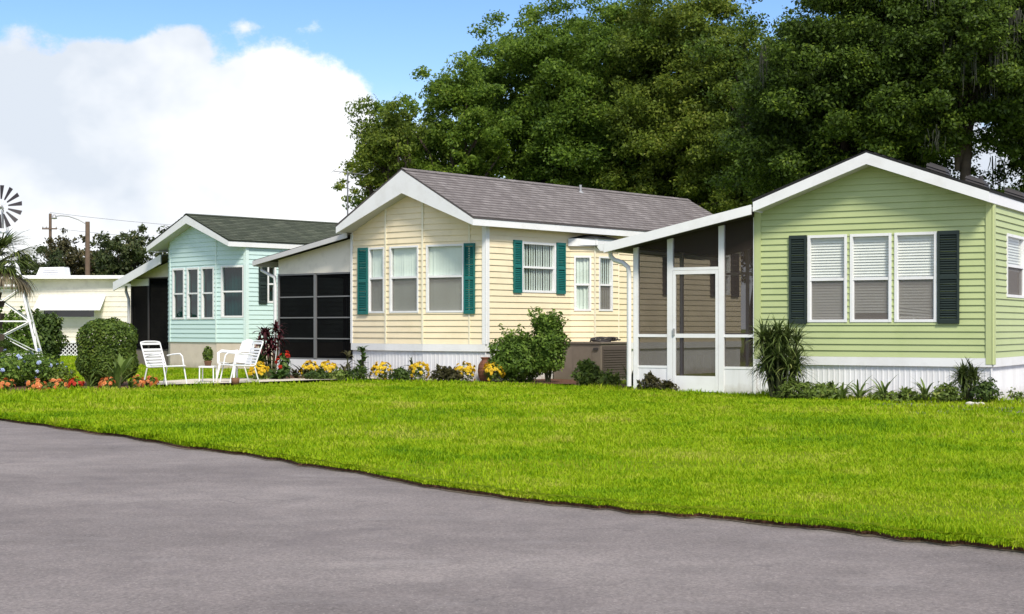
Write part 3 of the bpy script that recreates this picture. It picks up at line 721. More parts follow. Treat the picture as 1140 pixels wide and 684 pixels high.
# screened porch
t0 = 0.0; sB = H.s_px(706, t0); pf = H.plane((sB, t0), (H.W, t0)); K = 3.95
ps = H.plane((sB, K), (sB, t0)); pk = H.plane((H.W, K), (sB, K))
sa, sc_ = H.s_px(838, -o), H.s_px(673, -o)
za = GZ(229, H.xy(sa, -o).y); zc = GZ(272, H.xy(sc_, -o).y); slope = (za - zc) / (sc_ - sa)
ztop = lambda a: za - (a - sa) * slope
aof = lambda x: sB - x
fr = MB(); rl = pf.len
xs = [(0, .085), (pf.s_px(743.5), pf.s_px(749.5)), (pf.s_px(800.5), pf.s_px(806.5)), (rl - .045, rl)]
for x0, x1 in xs:
    q = [(x0, 0.0), (x1, 0.0), (x1, ztop(aof(x1)) - .15), (x0, ztop(aof(x0)) - .15)]
    fr.prism([pf.at(x, z, .03) for x, z in q], [pf.at(x, z, -.05) for x, z in q])
for j in (0, 2):
    fr.pbox(pf, xs[j][1], xs[j + 1][0], .97, 1.02, -.04, .02); fr.pbox(pf, xs[j][1], xs[j + 1][0], .43, .47, -.04, .02)
d0, d1 = xs[1][1], xs[2][0]
fr.pbox(pf, d0, d1, 2.13, 2.18, -.04, .025)
for x in (.0, 1.9, K - .06):
    q = [(x, 0.0), (x + .06, 0.0), (x + .06, ztop(sB) - .15), (x, ztop(sB) - .15)]
    fr.prism([ps.at(a, z, .02) for a, z in q], [ps.at(a, z, -.04) for a, z in q])
for z in (.08, 1.0, ztop(sB) - .2): fr.pbox(ps, .06, K - .12, z - .025, z + .025, -.03, .01)
for x in (.0, .9, 1.7, pk.len - .06): fr.pbox(pk, x, x + .06, 0, ztop(H.W) - .2, -.03, .02)
for z in (.08, 1.0, 2.2): fr.pbox(pk, .06, pk.len - .06, z - .025, z + .025, -.02, .01)
porch = fr.build('screen_porch', M['white'], H.root)
kp = MB()
kp.pbox(pf, xs[0][1], xs[1][0], .0, .43, -.03, .012); kp.build('kick_plate', M['skirt'], porch); kp = MB(); kp.pbox(pf, xs[2][1], xs[3][0], .0, .43, -.03, .012); kp.build('kick_plate', M['skirt'], porch)
sm = MB()
for x0, x1 in ((xs[0][1], xs[1][0]), (xs[1][1], xs[2][0]), (xs[2][1], xs[3][0])):
    zlo = 2.18 if x0 == xs[1][1] else .47
    sm.face([pf.at(x0, zlo, -.01), pf.at(x1, zlo, -.01), pf.at(x1, ztop(aof(x1)) - .13, -.01), pf.at(x0, ztop(aof(x0)) - .13, -.01)])
sm.face([ps.at(0, .05, 0), ps.at(K, .05, 0), ps.at(K, ztop(sB) - .1, 0), ps.at(0, ztop(sB) - .1, 0)])
sm.face([pk.at(0, .05, 0), pk.at(pk.len, .05, 0), pk.at(pk.len, ztop(sB) - .1, 0), pk.at(0, ztop(H.W) - .1, 0)])
sm.build('screen_panel', M['pscreen'], porch)
# the door keeps its own frame, screen, kick plate and handle
dr = MB(); e = .055
dr.pbox(pf, d0 + .006, d0 + e, .03, 2.125, -.02, .03); dr.pbox(pf, d1 - e, d1 - .006, .03, 2.125, -.02, .03)
for z0, z1 in ((2.06, 2.125), (.96, 1.03), (.03, .30)): dr.pbox(pf, d0 + e, d1 - e, z0, z1, -.018, .026)
dr.build('door', M['white'], porch)
dsn = MB(); sheet(dsn, pf, d0 + e, d1 - e, .30, 2.06, .0); dsn.build('door_screen', M['pscreen'], porch)
dh = MB(); dh.pbox(pf, d0 + .014, d0 + .045, 1.0, 1.12, .03, .06); dh.build('door_handle', M['galv'], porch)
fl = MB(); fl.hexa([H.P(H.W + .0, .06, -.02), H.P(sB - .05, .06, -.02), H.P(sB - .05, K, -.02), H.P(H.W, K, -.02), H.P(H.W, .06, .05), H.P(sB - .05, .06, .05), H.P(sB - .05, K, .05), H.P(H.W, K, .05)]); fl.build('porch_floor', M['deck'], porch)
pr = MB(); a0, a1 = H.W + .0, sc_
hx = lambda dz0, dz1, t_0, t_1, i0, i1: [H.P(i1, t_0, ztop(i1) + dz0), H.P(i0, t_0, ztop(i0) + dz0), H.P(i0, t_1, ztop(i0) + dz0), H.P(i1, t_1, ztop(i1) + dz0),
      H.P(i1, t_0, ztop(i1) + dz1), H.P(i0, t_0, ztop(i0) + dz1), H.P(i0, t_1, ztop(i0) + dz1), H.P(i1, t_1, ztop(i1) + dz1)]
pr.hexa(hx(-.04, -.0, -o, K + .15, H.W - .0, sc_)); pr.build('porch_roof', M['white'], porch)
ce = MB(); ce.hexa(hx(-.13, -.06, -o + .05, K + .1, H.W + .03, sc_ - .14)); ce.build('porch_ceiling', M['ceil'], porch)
pf2 = MB(); q = [(sc_, ztop(sc_) + .012), (sa + .02, ztop(sa) + .012), (sa + .02, ztop(sa) - .15), (sc_, ztop(sc_) - .15)]
pf2.prism([H.P(a, -o - .04, z) for a, z in q], [H.P(a, -o - .003, z) for a, z in q])
pf2.build('porch_fascia', M['white'], porch)
gt = MB(); g0 = sc_ + .005
gq = [(g0, .0), (g0 + .10, .0), (g0 + .12, -.05), (g0 + .06, -.12), (g0, -.12)]
gt.prism([H.P(a, -o - .04, ztop(sc_) + z) for a, z in gq], [H.P(a, K + .15, ztop(sc_) + z) for a, z in gq]); gt.build('gutter', M['white'], porch)
ds = MB(); zt = ztop(sc_) - .10; sd = sB + .075
ds.tube([H.P(sc_ + .02, -.1, zt), H.P(sc_ + .01, -.1, zt - .10), H.P(sc_ - .06, -.1, zt - .17), H.P(sd + .12, -.06, zt - .22), H.P(sd + .02, -.05, zt - .30), H.P(sd, -.05, zt - .42), H.P(sd, -.05, .1)], .042, 10); ds.build('downspout', M['white'], porch)
HG = H

# ================================================================ WHITE TRAILER far left
Yt = 61.0
tr = thing('white_trailer', 'long white flat-roofed trailer with a metal awning, behind the garden on the left', 'trailer', (GX(80, Yt), Yt, 0))
pt = Plane((GX(-90, Yt), Yt), (GX(215, Yt), Yt - .5))
m = MB(); zt = GZ(311, Yt)
wt = (pt.s_px(48), pt.s_px(106), GZ(354, Yt), GZ(333, Yt))
siding(m, pt, .55, zt, lambda z: (0, pt.len), [wt], .2, .018); m.build('siding', M['offwhite'], tr)
pe = Plane((GX(215, Yt), Yt - .5), (GX(215, Yt) + .2, Yt + 3.4)); m = MB(); siding(m, pe, .55, zt, lambda z: (0, pe.len), (), .2, .018); m.build('end_wall', M['offwhite'], tr)
m = MB(); x0, x1 = GX(-92, Yt), GX(217, Yt)
m.hexa([(x0, Yt - .75, zt), (x1, Yt - .75, zt), (x1, Yt + 3.6, zt), (x0, Yt + 3.6, zt), (x0, Yt - .7, zt + .13), (x1, Yt - .7, zt + .13), (x1, Yt + 3.6, zt + .2), (x0, Yt + 3.6, zt + .2)])
rf = m.build('roof', M['white'], tr)
m = MB(); a0, a1 = GX(43, Yt + 1), GX(75, Yt + 1); zz = GZ(306, Yt + 1)
m.hexa([(a0, Yt + .6, zz - .1), (a1, Yt + .6, zz - .1), (a1, Yt + 1.5, zz - .1), (a0, Yt + 1.5, zz - .1), (a0 + .15, Yt + .65, zz + .28), (a1 - .05, Yt + .65, zz + .3), (a1 - .05, Yt + 1.45, zz + .3), (a0 + .15, Yt + 1.45, zz + .28)])
for i in range(3): m.box((a0 + .3, Yt + .57, zz + .02 + i * .08), (a1 - .25, Yt + .6, zz + .05 + i * .08))
m.build('rooftop_unit', M['whitemetal'], rf)
w = window(tr, pt, wt[0], wt[1], wt[2], wt[3], M['white'], None, None, False, M['tealglass'], .035)
m = MB(); a0, a1 = pt.s_px(44), pt.s_px(118); za, zc = GZ(329, Yt), GZ(346, Yt)
m.hexa([pt.at(a0, zc, .75), pt.at(a1, zc, .75), pt.at(a1, za - .03, .02), pt.at(a0, za - .03, .02), pt.at(a0, zc + .03, .75), pt.at(a1, zc + .03, .75), pt.at(a1, za, .02), pt.at(a0, za, .02)])
n = 14
for i in range(n):
    x = a0 + (a1 - a0) * (i + .5) / n
    m.hexa([pt.at(x - .03, zc + .03, .75), pt.at(x + .03, zc + .03, .75), pt.at(x + .03, za, .03), pt.at(x - .03, za, .03), pt.at(x - .03, zc + .05, .75), pt.at(x + .03, zc + .05, .75), pt.at(x + .03, za + .02, .03), pt.at(x - .03, za + .02, .03)])
m.build('awning', M['white'], tr)
m = MB()
for i in range(int(pt.len / .16)):
    for sg in (0, 1):
        x = i * .16; y = x + .5
        if y > pt.len: continue
        a, b = (x, y) if sg else (y, x)
        d = .01 + .012 * sg
        m.face([pt.at(a - .02, .02, d), pt.at(a + .02, .02, d), pt.at(b + .02, .52, d), pt.at(b - .02, .52, d)])
m.pbox(pt, 0, pt.len, .50, .56, 0, .04); m.pbox(pt, 0, pt.len, .0, .04, 0, .04)
m.build('lattice_skirt', M['white'], tr)
m = MB(); sheet(m, pt, 0, pt.len, 0, .55, -.3); m.build('underfloor_shade', M['dark'], tr)  # upright dark sheet stands in for the shade behind the lattice
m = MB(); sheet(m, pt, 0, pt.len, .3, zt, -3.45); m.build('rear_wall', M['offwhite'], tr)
m = MB(); sheet(m, pt, .02, pt.len - .02, .56, zt - .02, -.9); m.build('window_dark_sheet', M['dark'], tr)  # dark sheet added behind the window so the inside looks unlit
pw = Plane((GX(-90, Yt), Yt + 3.45), (GX(-90, Yt), Yt)); m = MB(); siding(m, pw, .55, zt, lambda z: (0, pw.len), (), .2, .018); m.build('end_wall', M['offwhite'], tr)

# ================================================================ GROUND
edge_px = [(-900, 430), (-400, 441), (-150, 452), (0, 467), (100, 480), (200, 495), (310, 511), (420, 529), (500, 543), (560, 552), (640, 561), (700, 567), (780, 573.5), (860, 580), (930, 588), (1000, 596.5), (1070, 603.5), (1140, 610), (1300, 630), (1600, 668), (2200, 730)]
def edge_pts():
    P = []
    for (a, ya), (b, yb) in zip(edge_px, edge_px[1:]):
        n = max(2, int((b - a) / 12))
        for i in range(n):
            f = i / n; px = a + (b - a) * f; py = ya + (yb - ya) * f
            P.append((px, F * (HC + .055) / (py - HY)))
    P.append((edge_px[-1][0], F * (HC + .055) / (edge_px[-1][1] - HY)))
    return P
EP = edge_pts()
jit = [0] * len(EP)
for i in range(len(EP)): jit[i] = .05 * math.sin(i * .61) + .035 * math.sin(i * 1.73 + 1) + random.uniform(-.04, .04)
E = []
for (px, Y), j in zip(EP, jit):
    X = GX(px, Y); E.append((X, Y + j * min(1.5, Y / 12)))
EPX = np.array([p for p, _ in EP]); EYY = np.array([Y for _, Y in E])
m = MB()
rows = [(0, -.052), (.10, -.020), (.5, 0), (2.0, 0), (6.0, 0.0), (20, 0), (60, 0), (400, 0)]
prev = None
for dY, z in rows:
    cur = [(x * (1 + dY / max(y, 1)) if dY > 30 else x, y + dY, z) for x, y in E]
    if prev:
        for i in range(len(E) - 1): m.face([prev[i], prev[i + 1], cur[i + 1], cur[i]])
    prev = cur
lawn = struct(m.build('lawn', M['lawn']))
m = MB()
for i in range(len(E) - 1): m.face([(E[i][0], E[i][1], -.12), (E[i + 1][0], E[i + 1][1], -.12), (E[i + 1][0], E[i + 1][1], -.052), (E[i][0], E[i][1], -.052)])
struct(m.build('turf_edge', M['mulch']))
m = MB()
for i in range(len(E) - 1):
    w0, w1 = [.035 + .05 * abs(math.sin(k * .37) * math.sin(k * .113 + 1)) + .03 * ((k * 7919) % 13) / 13 for k in (i, i + 1)]
    m.face([(E[i][0], E[i][1] - w0, -.0715), (E[i + 1][0], E[i + 1][1] - w1, -.0715), (E[i + 1][0], E[i + 1][1] + .02, -.0705), (E[i][0], E[i][1] + .02, -.0705)])
struct(m.build('soil_line', M['grit']))
m = MB(); m.face([(-400, -40, -.075), (400, -40, -.075), (400, 60, -.075), (-400, 60, -.075)]); struct(m.build('road', M['asphalt']))
m = MB(); m.face([(-900, -60, -.4), (900, -60, -.4), (900, 900, -.4), (-900, 900, -.4)]); struct(m.build('ground', M['lawn']))
# pale gravel strip by the chairs
m = MB()
near = [(175, 431.5), (215, 430.5), (255, 429.5), (300, 428), (350, 426), (420, 424.5)]; far = [(170, 428), (215, 425), (255, 424), (300, 424.5), (350, 424), (420, 422.8)]
for i in range(len(near) - 1):
    m.face([tuple(G(*near[i]) + Vector((0, 0, .055))), tuple(G(*near[i + 1]) + Vector((0, 0, .055))), tuple(G(*far[i + 1]) + Vector((0, 0, .055))), tuple(G(*far[i]) + Vector((0, 0, .055)))])
struct(m.build('gravel_path', M['gravel']))
# mulch beds
def bed(name, near, far, z=.012):
    m = MB()
    for i in range(len(near) - 1):
        m.face([tuple(G(*near[i]) + Vector((0, 0, z))), tuple(G(*near[i + 1]) + Vector((0, 0, z))), tuple(G(*far[i + 1]) + Vector((0, 0, z))), tuple(G(*far[i]) + Vector((0, 0, z)))])
    struct(m.build(name, M['mulch']))
bed('mulch_bed', [(-120, 440), (0, 438), (90, 437), (180, 432)], [(-120, 428), (0, 426), (90, 425), (180, 424.5)])
bed('mulch_bed', [(285, 425), (350, 425.5), (420, 425.5), (545, 427), (640, 429)], [(285, 418), (350, 418), (420, 418), (545, 420), (640, 424)], .02)
bed('mulch_bed', [(640, 431), (705, 435), (760, 438.5)], [(640, 425), (705, 430), (760, 434)], .02)
bed('mulch_bed', [(840, 436), (950, 439), (1040, 443), (1110, 447.5)], [(840, 432), (950, 436), (1040, 440), (1110, 445.5)], .02)

# grass blades: nobody could count them, one object of kind stuff
def grass():
    def vnoise(x, y, sc, seed):
        g = np.random.default_rng(seed).random((256, 256)); x = x * sc + 100; y = y * sc + 100
        i, j = np.floor(x).astype(int), np.floor(y).astype(int); u, v = x - i, y - j; u = u * u * (3 - 2 * u); v = v * v * (3 - 2 * v)
        q = lambda a, b: g[(i + a) % 256, (j + b) % 256]
        return (q(0, 0) * (1 - u) + q(1, 0) * u) * (1 - v) + (q(0, 1) * (1 - u) + q(1, 1) * u) * v
    fbm = lambda x, y, s0, sd: (vnoise(x, y, s0, sd) * .5 + vnoise(x, y, s0 * 2.3, sd + 1) * .3 + vnoise(x, y, s0 * 5.7, sd + 2) * .2)
    fr_px = np.array([-200, 0, 180, 290, 420, 545, 640, 750, 840, 1040, 1105, 1140, 1400.])
    fr_py = np.array([441, 439.5, 434.5, 430.5, 427, 428, 431.5, 439, 443, 446.5, 449.5, 451, 457])
    Ps = []
    n = 1150000
    Y = 6.2 + (34 - 6.2) * RNG.random(n) ** 1.5
    px = RNG.uniform(-170, 1320, n)
    # density ~ per unit angle; keep
    yed = np.interp(px, EPX, EYY); yfr = F * HC / (np.interp(px, fr_px, fr_py) - HY)
    ok = (Y > yed - .02) & (Y < yfr)
    Y, px = Y[ok], px[ok]
    dn = fbm((px - CX) / F * Y, Y, .55, 3); ok = RNG.random(len(Y)) < np.clip((dn - .30) * 4.2, .22, 1); Y, px = Y[ok], px[ok]
    # back lawn at the far left
    n2 = 26000
    Y2 = RNG.uniform(31.5, 60, n2); px2 = RNG.uniform(-150, 195, n2)
    n3 = 16000
    Y3 = RNG.uniform(32, 40.5, n3); px3 = RNG.uniform(195, 300, n3)
    # soft fringe hanging over the road edge, and longer tufts along the beds
    n4 = 42000; px4 = RNG.uniform(-170, 1320, n4); Y4 = np.interp(px4, EPX, EYY) + RNG.normal(.03, .055, n4)
    n5 = 9000; px5 = RNG.uniform(-100, 1300, n5); Y5 = F * HC / (np.interp(px5, fr_px, fr_py) - HY) + RNG.uniform(-.35, .10, n5)
    Ya = np.concatenate([Y, Y2, Y3, Y4, Y5]); pa = np.concatenate([px, px2, px3, px4, px5])
    lead = np.concatenate([np.zeros(len(Y) + n2 + n3), np.ones(n4), np.zeros(n5)])
    tall = np.concatenate([np.ones(len(Y) + n2 + n3 + n4), np.full(n5, 1.6)])
    X = (pa - CX) / F * Ya; k = len(X)
    patch = np.clip((fbm(X, Ya, .8, 11) - .33) * 3.2, 0, 1) ** 1.3; tuft = np.clip((fbm(X, Ya, 2.4, 21) - .62) * 8, 0, 1)
    h = (.013 + .024 * RNG.random(k) + .034 * patch * RNG.random(k) + .045 * tuft * RNG.random(k)) * np.clip(Ya / 12, .8, 1.5) * tall * .84
    w = (.0024 + .0024 * RNG.random(k)) * np.clip(Ya / 9, .8, 4)
    an = RNG.uniform(0, 2 * np.pi, k); le = RNG.uniform(.15, .95, k) * h
    dx, dy = np.cos(an), np.sin(an); la = an + RNG.uniform(-.9, .9, k) + np.pi / 2
    lx, ly = np.cos(la) * le, np.sin(la) * le - lead * le * .6
    z0 = np.where(lead > 0, -.040, -.004)
    v = np.zeros((k, 5, 3), dtype=np.float32)
    v[:, 0] = np.stack([X - dx * w, Ya - dy * w, z0], 1); v[:, 1] = np.stack([X + dx * w, Ya + dy * w, z0], 1)
    v[:, 2] = np.stack([X + dx * w * .7 + lx * .35, Ya + dy * w * .7 + ly * .35, z0 + h * .62], 1)
    v[:, 3] = np.stack([X - dx * w * .7 + lx * .35, Ya - dy * w * .7 + ly * .35, z0 + h * .62], 1)
    v[:, 4] = np.stack([X + lx, Ya + ly, z0 + h * np.where(lead > 0, .75, 1)], 1)
    b = (np.arange(k) * 5)[:, None]
    fq = np.concatenate([b + np.array([[0, 1, 2]]), b + np.array([[0, 2, 3]]), b + np.array([[3, 2, 4]])])
    ob = npmesh('grass', v.reshape(-1, 3), fq, M['blade'])
    struct(ob, 'stuff')
grass()

# ================================================================ FOLIAGE TOOLS
def unit(v): return v / (np.linalg.norm(v, axis=1, keepdims=True) + 1e-9)
def leaves(pos, nrm, size, asp=.5, curl=.0):
    """one four-point leaf per position"""
    k = len(pos); r = RNG.normal(size=(k, 3)); a = unit(np.cross(nrm, r)); b = np.cross(nrm, a)
    s = (size * RNG.uniform(.5, 1.6, k))[:, None]
    v = np.zeros((k, 4, 3)); c = nrm * s * curl
    v[:, 0] = pos - a * s * .5 - c; v[:, 1] = pos + b * s * asp * .5; v[:, 2] = pos + a * s * .5 - c; v[:, 3] = pos - b * s * asp * .5
    return v.reshape(-1, 3), (np.arange(k) * 4)[:, None] + np.array([[0, 1, 2, 3]])
def blob_points(c, r, k, shell=.5, flat=1.):
    d = unit(RNG.normal(size=(k, 3))); rad = RNG.random(k) ** shell
    return np.array(c) + d * rad[:, None] * np.array(r), d
def tree(name, label, cat, base, h, crown_c, crown_r, nclump, cr, nleaf, lsize, mat, group=None, trunk_r=.35, moss=False, zmin=None, gaps=.0, seed=1):
    global RNG
    RNG = np.random.default_rng(seed); rnd = random.Random(seed)
    root = thing(name, label, cat, base, group)
    bx, by = base[0], base[1]; cc = np.array(crown_c, float); R = np.array(crown_r, float)
    cl = []
    while len(cl) < nclump:
        d = RNG.normal(size=3); d /= np.linalg.norm(d); q = d * (RNG.random() ** .42) * R
        p = cc + q
        if zmin and p[2] < zmin: continue
        cl.append(p)
    cl = np.array(cl)
    vs = []; fs = []; o = 0
    for p in cl:
        r = cr * rnd.uniform(.6, 1.25)
        k = int(nleaf * (r / cr) ** 2 * rnd.uniform(.7, 1.1) * (.4 if p[1] > cc[1] + .3 * R[1] else 1))
        sub = 9
        pp = []; nn = []
        for _ in range(sub):                  # sprays inside the clump
            oc = p + RNG.normal(size=3) * r * np.array([.58, .58, .45])
            a, d = blob_points(oc, np.array([.50, .50, .30]) * r, k // sub, .75)
            pp.append(a); nn.append(d)
        a = np.concatenate(pp); d = np.concatenate(nn)
        nr = unit(d * .45 + np.array([0, -.1, .5]) + RNG.normal(size=a.shape) * .7)
        v, f = leaves(a, nr, lsize, .55, .08)
        vs.append(v); fs.append(f + o); o += len(v)
    npmesh('crown', np.concatenate(vs), np.concatenate(fs), mat, root)
    m = MB(); z1 = max(1.5, crown_c[2] - R[2] * .55)
    top = Vector((bx + rnd.uniform(-.4, .4), by, z1))
    m.tube([(bx, by, -.1), (bx + rnd.uniform(-.1, .1), by, .5), (bx * .5 + top.x * .5 + rnd.uniform(-.15, .15), by, z1 * .55), tuple(top)], [trunk_r * 1.35, trunk_r, trunk_r * .82, trunk_r * .7], 10)
    for p in cl[:: max(1, nclump // 26)]:
        P = Vector(p); mid = top.lerp(P, .5) + Vector((rnd.uniform(-.5, .5), rnd.uniform(-.5, .5), rnd.uniform(.1, .8)))
        st = Vector((bx, by, z1 * rnd.uniform(.75, 1)))
        q1 = st.lerp(mid, .5) + Vector((rnd.uniform(-.2, .2), 0, rnd.uniform(-.1, .3)))
        m.tube([st, q1, mid, mid.lerp(P, .6), P], [trunk_r * .42, trunk_r * .33, trunk_r * .22, trunk_r * .12, trunk_r * .05], 6, False)
    m.build('trunk', M['bark'], root)
    for _ in range(moss or 0):
        mv = []; mf = []; o = 0; p = cl[rnd.randrange(len(cl))] + RNG.normal(size=3) * cr * .5
        L = rnd.uniform(.5, 1.7)
        for s_ in range(18):
            x, y, z = p + RNG.normal(size=3) * np.array([.13, .13, .08]); l = L * rnd.uniform(.35, 1); w = rnd.uniform(.009, .024); an = rnd.uniform(0, 6.28)
            ca, sa_ = math.cos(an) * w, math.sin(an) * w; n = 5; jx = jy = 0
            for i in range(n + 1):
                t = i / n; ww = 1 - t * .85; jx += rnd.uniform(-.035, .035); jy += rnd.uniform(-.03, .03)
                mv += [(x - ca * ww + jx, y - sa_ * ww + jy, z - l * t), (x + ca * ww + jx, y + sa_ * ww + jy, z - l * t)]
            for i in range(n): mf.append((o + 2 * i, o + 2 * i + 1, o + 2 * i + 3, o + 2 * i + 2))
            o += 2 * (n + 1)
        npmesh('hanging_moss', mv, mf, M['moss'], root)
    return root
def tree_at(px, Y, top_py, rx, ry, zlo, **kw):
    X = GX(px, Y); zt = GZ(top_py, Y); cz = (zt + zlo) / 2
    return dict(base=(X, Y, 0), h=zt, crown_c=(X, Y, cz), crown_r=(rx, ry, (zt - zlo) / 2), **kw)
tg = 'tall oaks behind the cottages'
tree('oak_tree', 'small dark-branched oak at the left end of the tall trees, beside the clouds', 'tree', **tree_at(432, 58, 112, 1.5, 1.6, 4.4, nclump=26, cr=.85, nleaf=1547, lsize=0.115, mat=M['oak2'], group=tg, trunk_r=.2, seed=11))
tree('oak_tree', 'oak with a sloping left shoulder, rising above the cream roof ridge', 'tree', **tree_at(497, 61, 86, 2.7, 2.4, 3.6, nclump=60, cr=1.1, nleaf=2677, lsize=0.120, mat=M['oak'], group=tg, trunk_r=.32, seed=12))
tree('oak_tree', 'broad oak with a rounded top below the strip of blue sky', 'tree', **tree_at(592, 64, 20, 3.3, 2.8, 3.5, nclump=85, cr=1.25, nleaf=3420, lsize=0.120, mat=M['oak'], group=tg, trunk_r=.4, seed=13))
tree('oak_tree', 'tallest bright green oak, above the right half of the cream roof', 'tree', **tree_at(668, 63, -20, 3.6, 3.0, 3.4, nclump=105, cr=1.3, nleaf=3420, lsize=0.120, mat=M['oak'], group=tg, trunk_r=.45, seed=14))
tree('oak_tree', 'full oak standing behind the far end of the cream roof', 'tree', **tree_at(765, 61, -8, 3.6, 3.0, 3.2, nclump=105, cr=1.3, nleaf=3420, lsize=0.120, mat=M['oak2'], group=tg, trunk_r=.45, seed=15))
tree('oak_tree', 'oak showing above the screened porch roof, left of the darkest tree', 'tree', **tree_at(842, 58, 28, 2.7, 2.6, 2.8, nclump=75, cr=1.15, nleaf=2975, lsize=0.115, mat=M['oak2'], group=tg, trunk_r=.38, seed=16))
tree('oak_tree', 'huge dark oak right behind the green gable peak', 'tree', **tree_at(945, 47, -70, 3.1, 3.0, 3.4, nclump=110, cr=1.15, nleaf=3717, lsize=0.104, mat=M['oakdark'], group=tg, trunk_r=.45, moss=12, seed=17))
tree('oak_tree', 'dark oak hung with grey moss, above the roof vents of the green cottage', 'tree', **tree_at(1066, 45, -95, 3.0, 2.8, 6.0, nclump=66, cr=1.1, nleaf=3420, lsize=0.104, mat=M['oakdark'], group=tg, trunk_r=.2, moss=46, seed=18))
tree('oak_tree', 'dense dark oak at the right edge behind the green cottage', 'tree', **tree_at(1180, 46, -60, 2.5, 2.6, 2.2, nclump=85, cr=1.1, nleaf=3420, lsize=0.104, mat=M['oakdark'], group=tg, trunk_r=.4, moss=18, seed=19))
fg = 'distant trees beyond the trailer'
tree('distant_tree', 'low dark tree beyond the trailer, left of the two utility poles', 'tree', **tree_at(32, 96, 285, 2.6, 2, 1.0, nclump=34, cr=1.0, nleaf=735, lsize=0.202, mat=M['farleaf'], group=fg, trunk_r=.25, seed=21))
tree('distant_tree', 'bronze tinted tree between the two utility poles', 'tree', **tree_at(76, 100, 262, 2.4, 2, 1.0, nclump=40, cr=1.0, nleaf=735, lsize=0.202, mat=M['redleaf'], group=fg, trunk_r=.25, seed=22))
tree('distant_tree', 'dark tree right behind the street lamp pole', 'tree', **tree_at(106, 104, 268, 2.0, 2, 1.0, nclump=34, cr=1.0, nleaf=735, lsize=0.202, mat=M['farleaf'], group=fg, trunk_r=.25, seed=23))
tree('distant_tree', 'feathery dark tree beside the mint cottage roof', 'tree', **tree_at(150, 92, 256, 2.2, 2, .8, nclump=40, cr=.95, nleaf=735, lsize=0.187, mat=M['farleaf'], group=fg, trunk_r=.25, seed=24))
tree('distant_tree', 'far tree partly hidden behind the mint cottage room', 'tree', **tree_at(186, 98, 268, 2.0, 2, .8, nclump=30, cr=1.0, nleaf=700, lsize=0.194, mat=M['farleaf'], group=fg, trunk_r=.25, seed=25))
RNG = np.random.default_rng(99)

def shrub(name, label, px, py, rx, rz, mat, n=3500, ls=.06, ry=None, power=2.0, group=None, cat='shrub', shell=.28, extra=0, zc=None, asp=.5, rough=.10):
    """leafy bush; px, py: where it meets the ground"""
    b = G(px, py); ry = ry or rx
    root = thing(name, label, cat, (b.x, b.y, 0), group)
    d = unit(RNG.normal(size=(n, 3)))
    if power > 2:
        k = (np.abs(d[:, 0]) ** power + np.abs(d[:, 1]) ** power + np.abs(d[:, 2]) ** power) ** (-1 / power); sh = d * k[:, None]
    else: sh = d
    lump = 1 + rough * (np.sin(d[:, 0] * 7 + px) * np.sin(d[:, 1] * 6 + 1) + np.sin(d[:, 2] * 8 + px * .3))
    rad = RNG.random(n) ** shell * lump
    zz = zc if zc else rz
    p = sh * rad[:, None] * np.array([rx, ry, rz]) + np.array([b.x, b.y, zz])
    p[:, 2] = np.maximum(p[:, 2], .02)
    nr = unit(d * .8 + np.array([0, 0, .35]) + RNG.normal(size=(n, 3)) * .5)
    vs, fs = leaves(p, nr, ls, asp, .1)
    if extra:      # loose shoots that break the outline
        ev = []; en = []
        for _ in range(extra):
            a = RNG.uniform(0, 6.28); st = np.array([b.x + math.cos(a) * rx * .6 * RNG.random(), b.y + math.sin(a) * ry * .6, zz + rz * RNG.uniform(.1, .7)])
            di = np.array([math.cos(a) * .6, math.sin(a) * .4, 1.0]); L = RNG.uniform(.5, 1.0) * rz * .75
            t = RNG.random(34)[:, None]
            ev.append(st + di * L * t + RNG.normal(size=(34, 3)) * .03); en.append(unit(RNG.normal(size=(34, 3)) + np.array([0, -.2, .6])))
        v2, f2 = leaves(np.concatenate(ev), np.concatenate(en), ls * 1.15, asp, .1)
        fs = np.concatenate([fs, f2 + len(vs)]); vs = np.concatenate([vs, v2])
    npmesh('foliage', vs, fs, mat, root)
    m = MB()
    for i in range(7):
        a = i * .9; m.tube([(b.x + .03 * math.cos(a), b.y + .03 * math.sin(a), -.02), (b.x + rx * .25 * math.cos(a), b.y + ry * .25 * math.sin(a), zz * .7), (b.x + rx * .6 * math.cos(a), b.y + ry * .6 * math.sin(a), zz + rz * .4)], [.02, .014, .006], 5, False)
    m.build('stem', M['stem'], root)
    return root
def blade_leaf(mbv, mbf, base, az, el, L, w, droop, n=5, fold=.25):
    o = len(mbv); dx, dy = math.cos(az), math.sin(az); sx, sy = -dy, dx
    x, y, z = base; ang = el
    for i in range(n + 1):
        t = i / n; ww = w * (math.sin(math.pi * min(1, .18 + t * .82)) ** .8 + .02)
        mbv += [(x - sx * ww, y - sy * ww, z + ww * fold), (x, y, z), (x + sx * ww, y + sy * ww, z + ww * fold)]
        st = L / n; x += dx * math.cos(ang) * st; y += dy * math.cos(ang) * st; z += math.sin(ang) * st; ang -= droop / n
    for i in range(n):
        a = o + i * 3; mbf += [(a, a + 1, a + 4, a + 3), (a + 1, a + 2, a + 5, a + 4)]
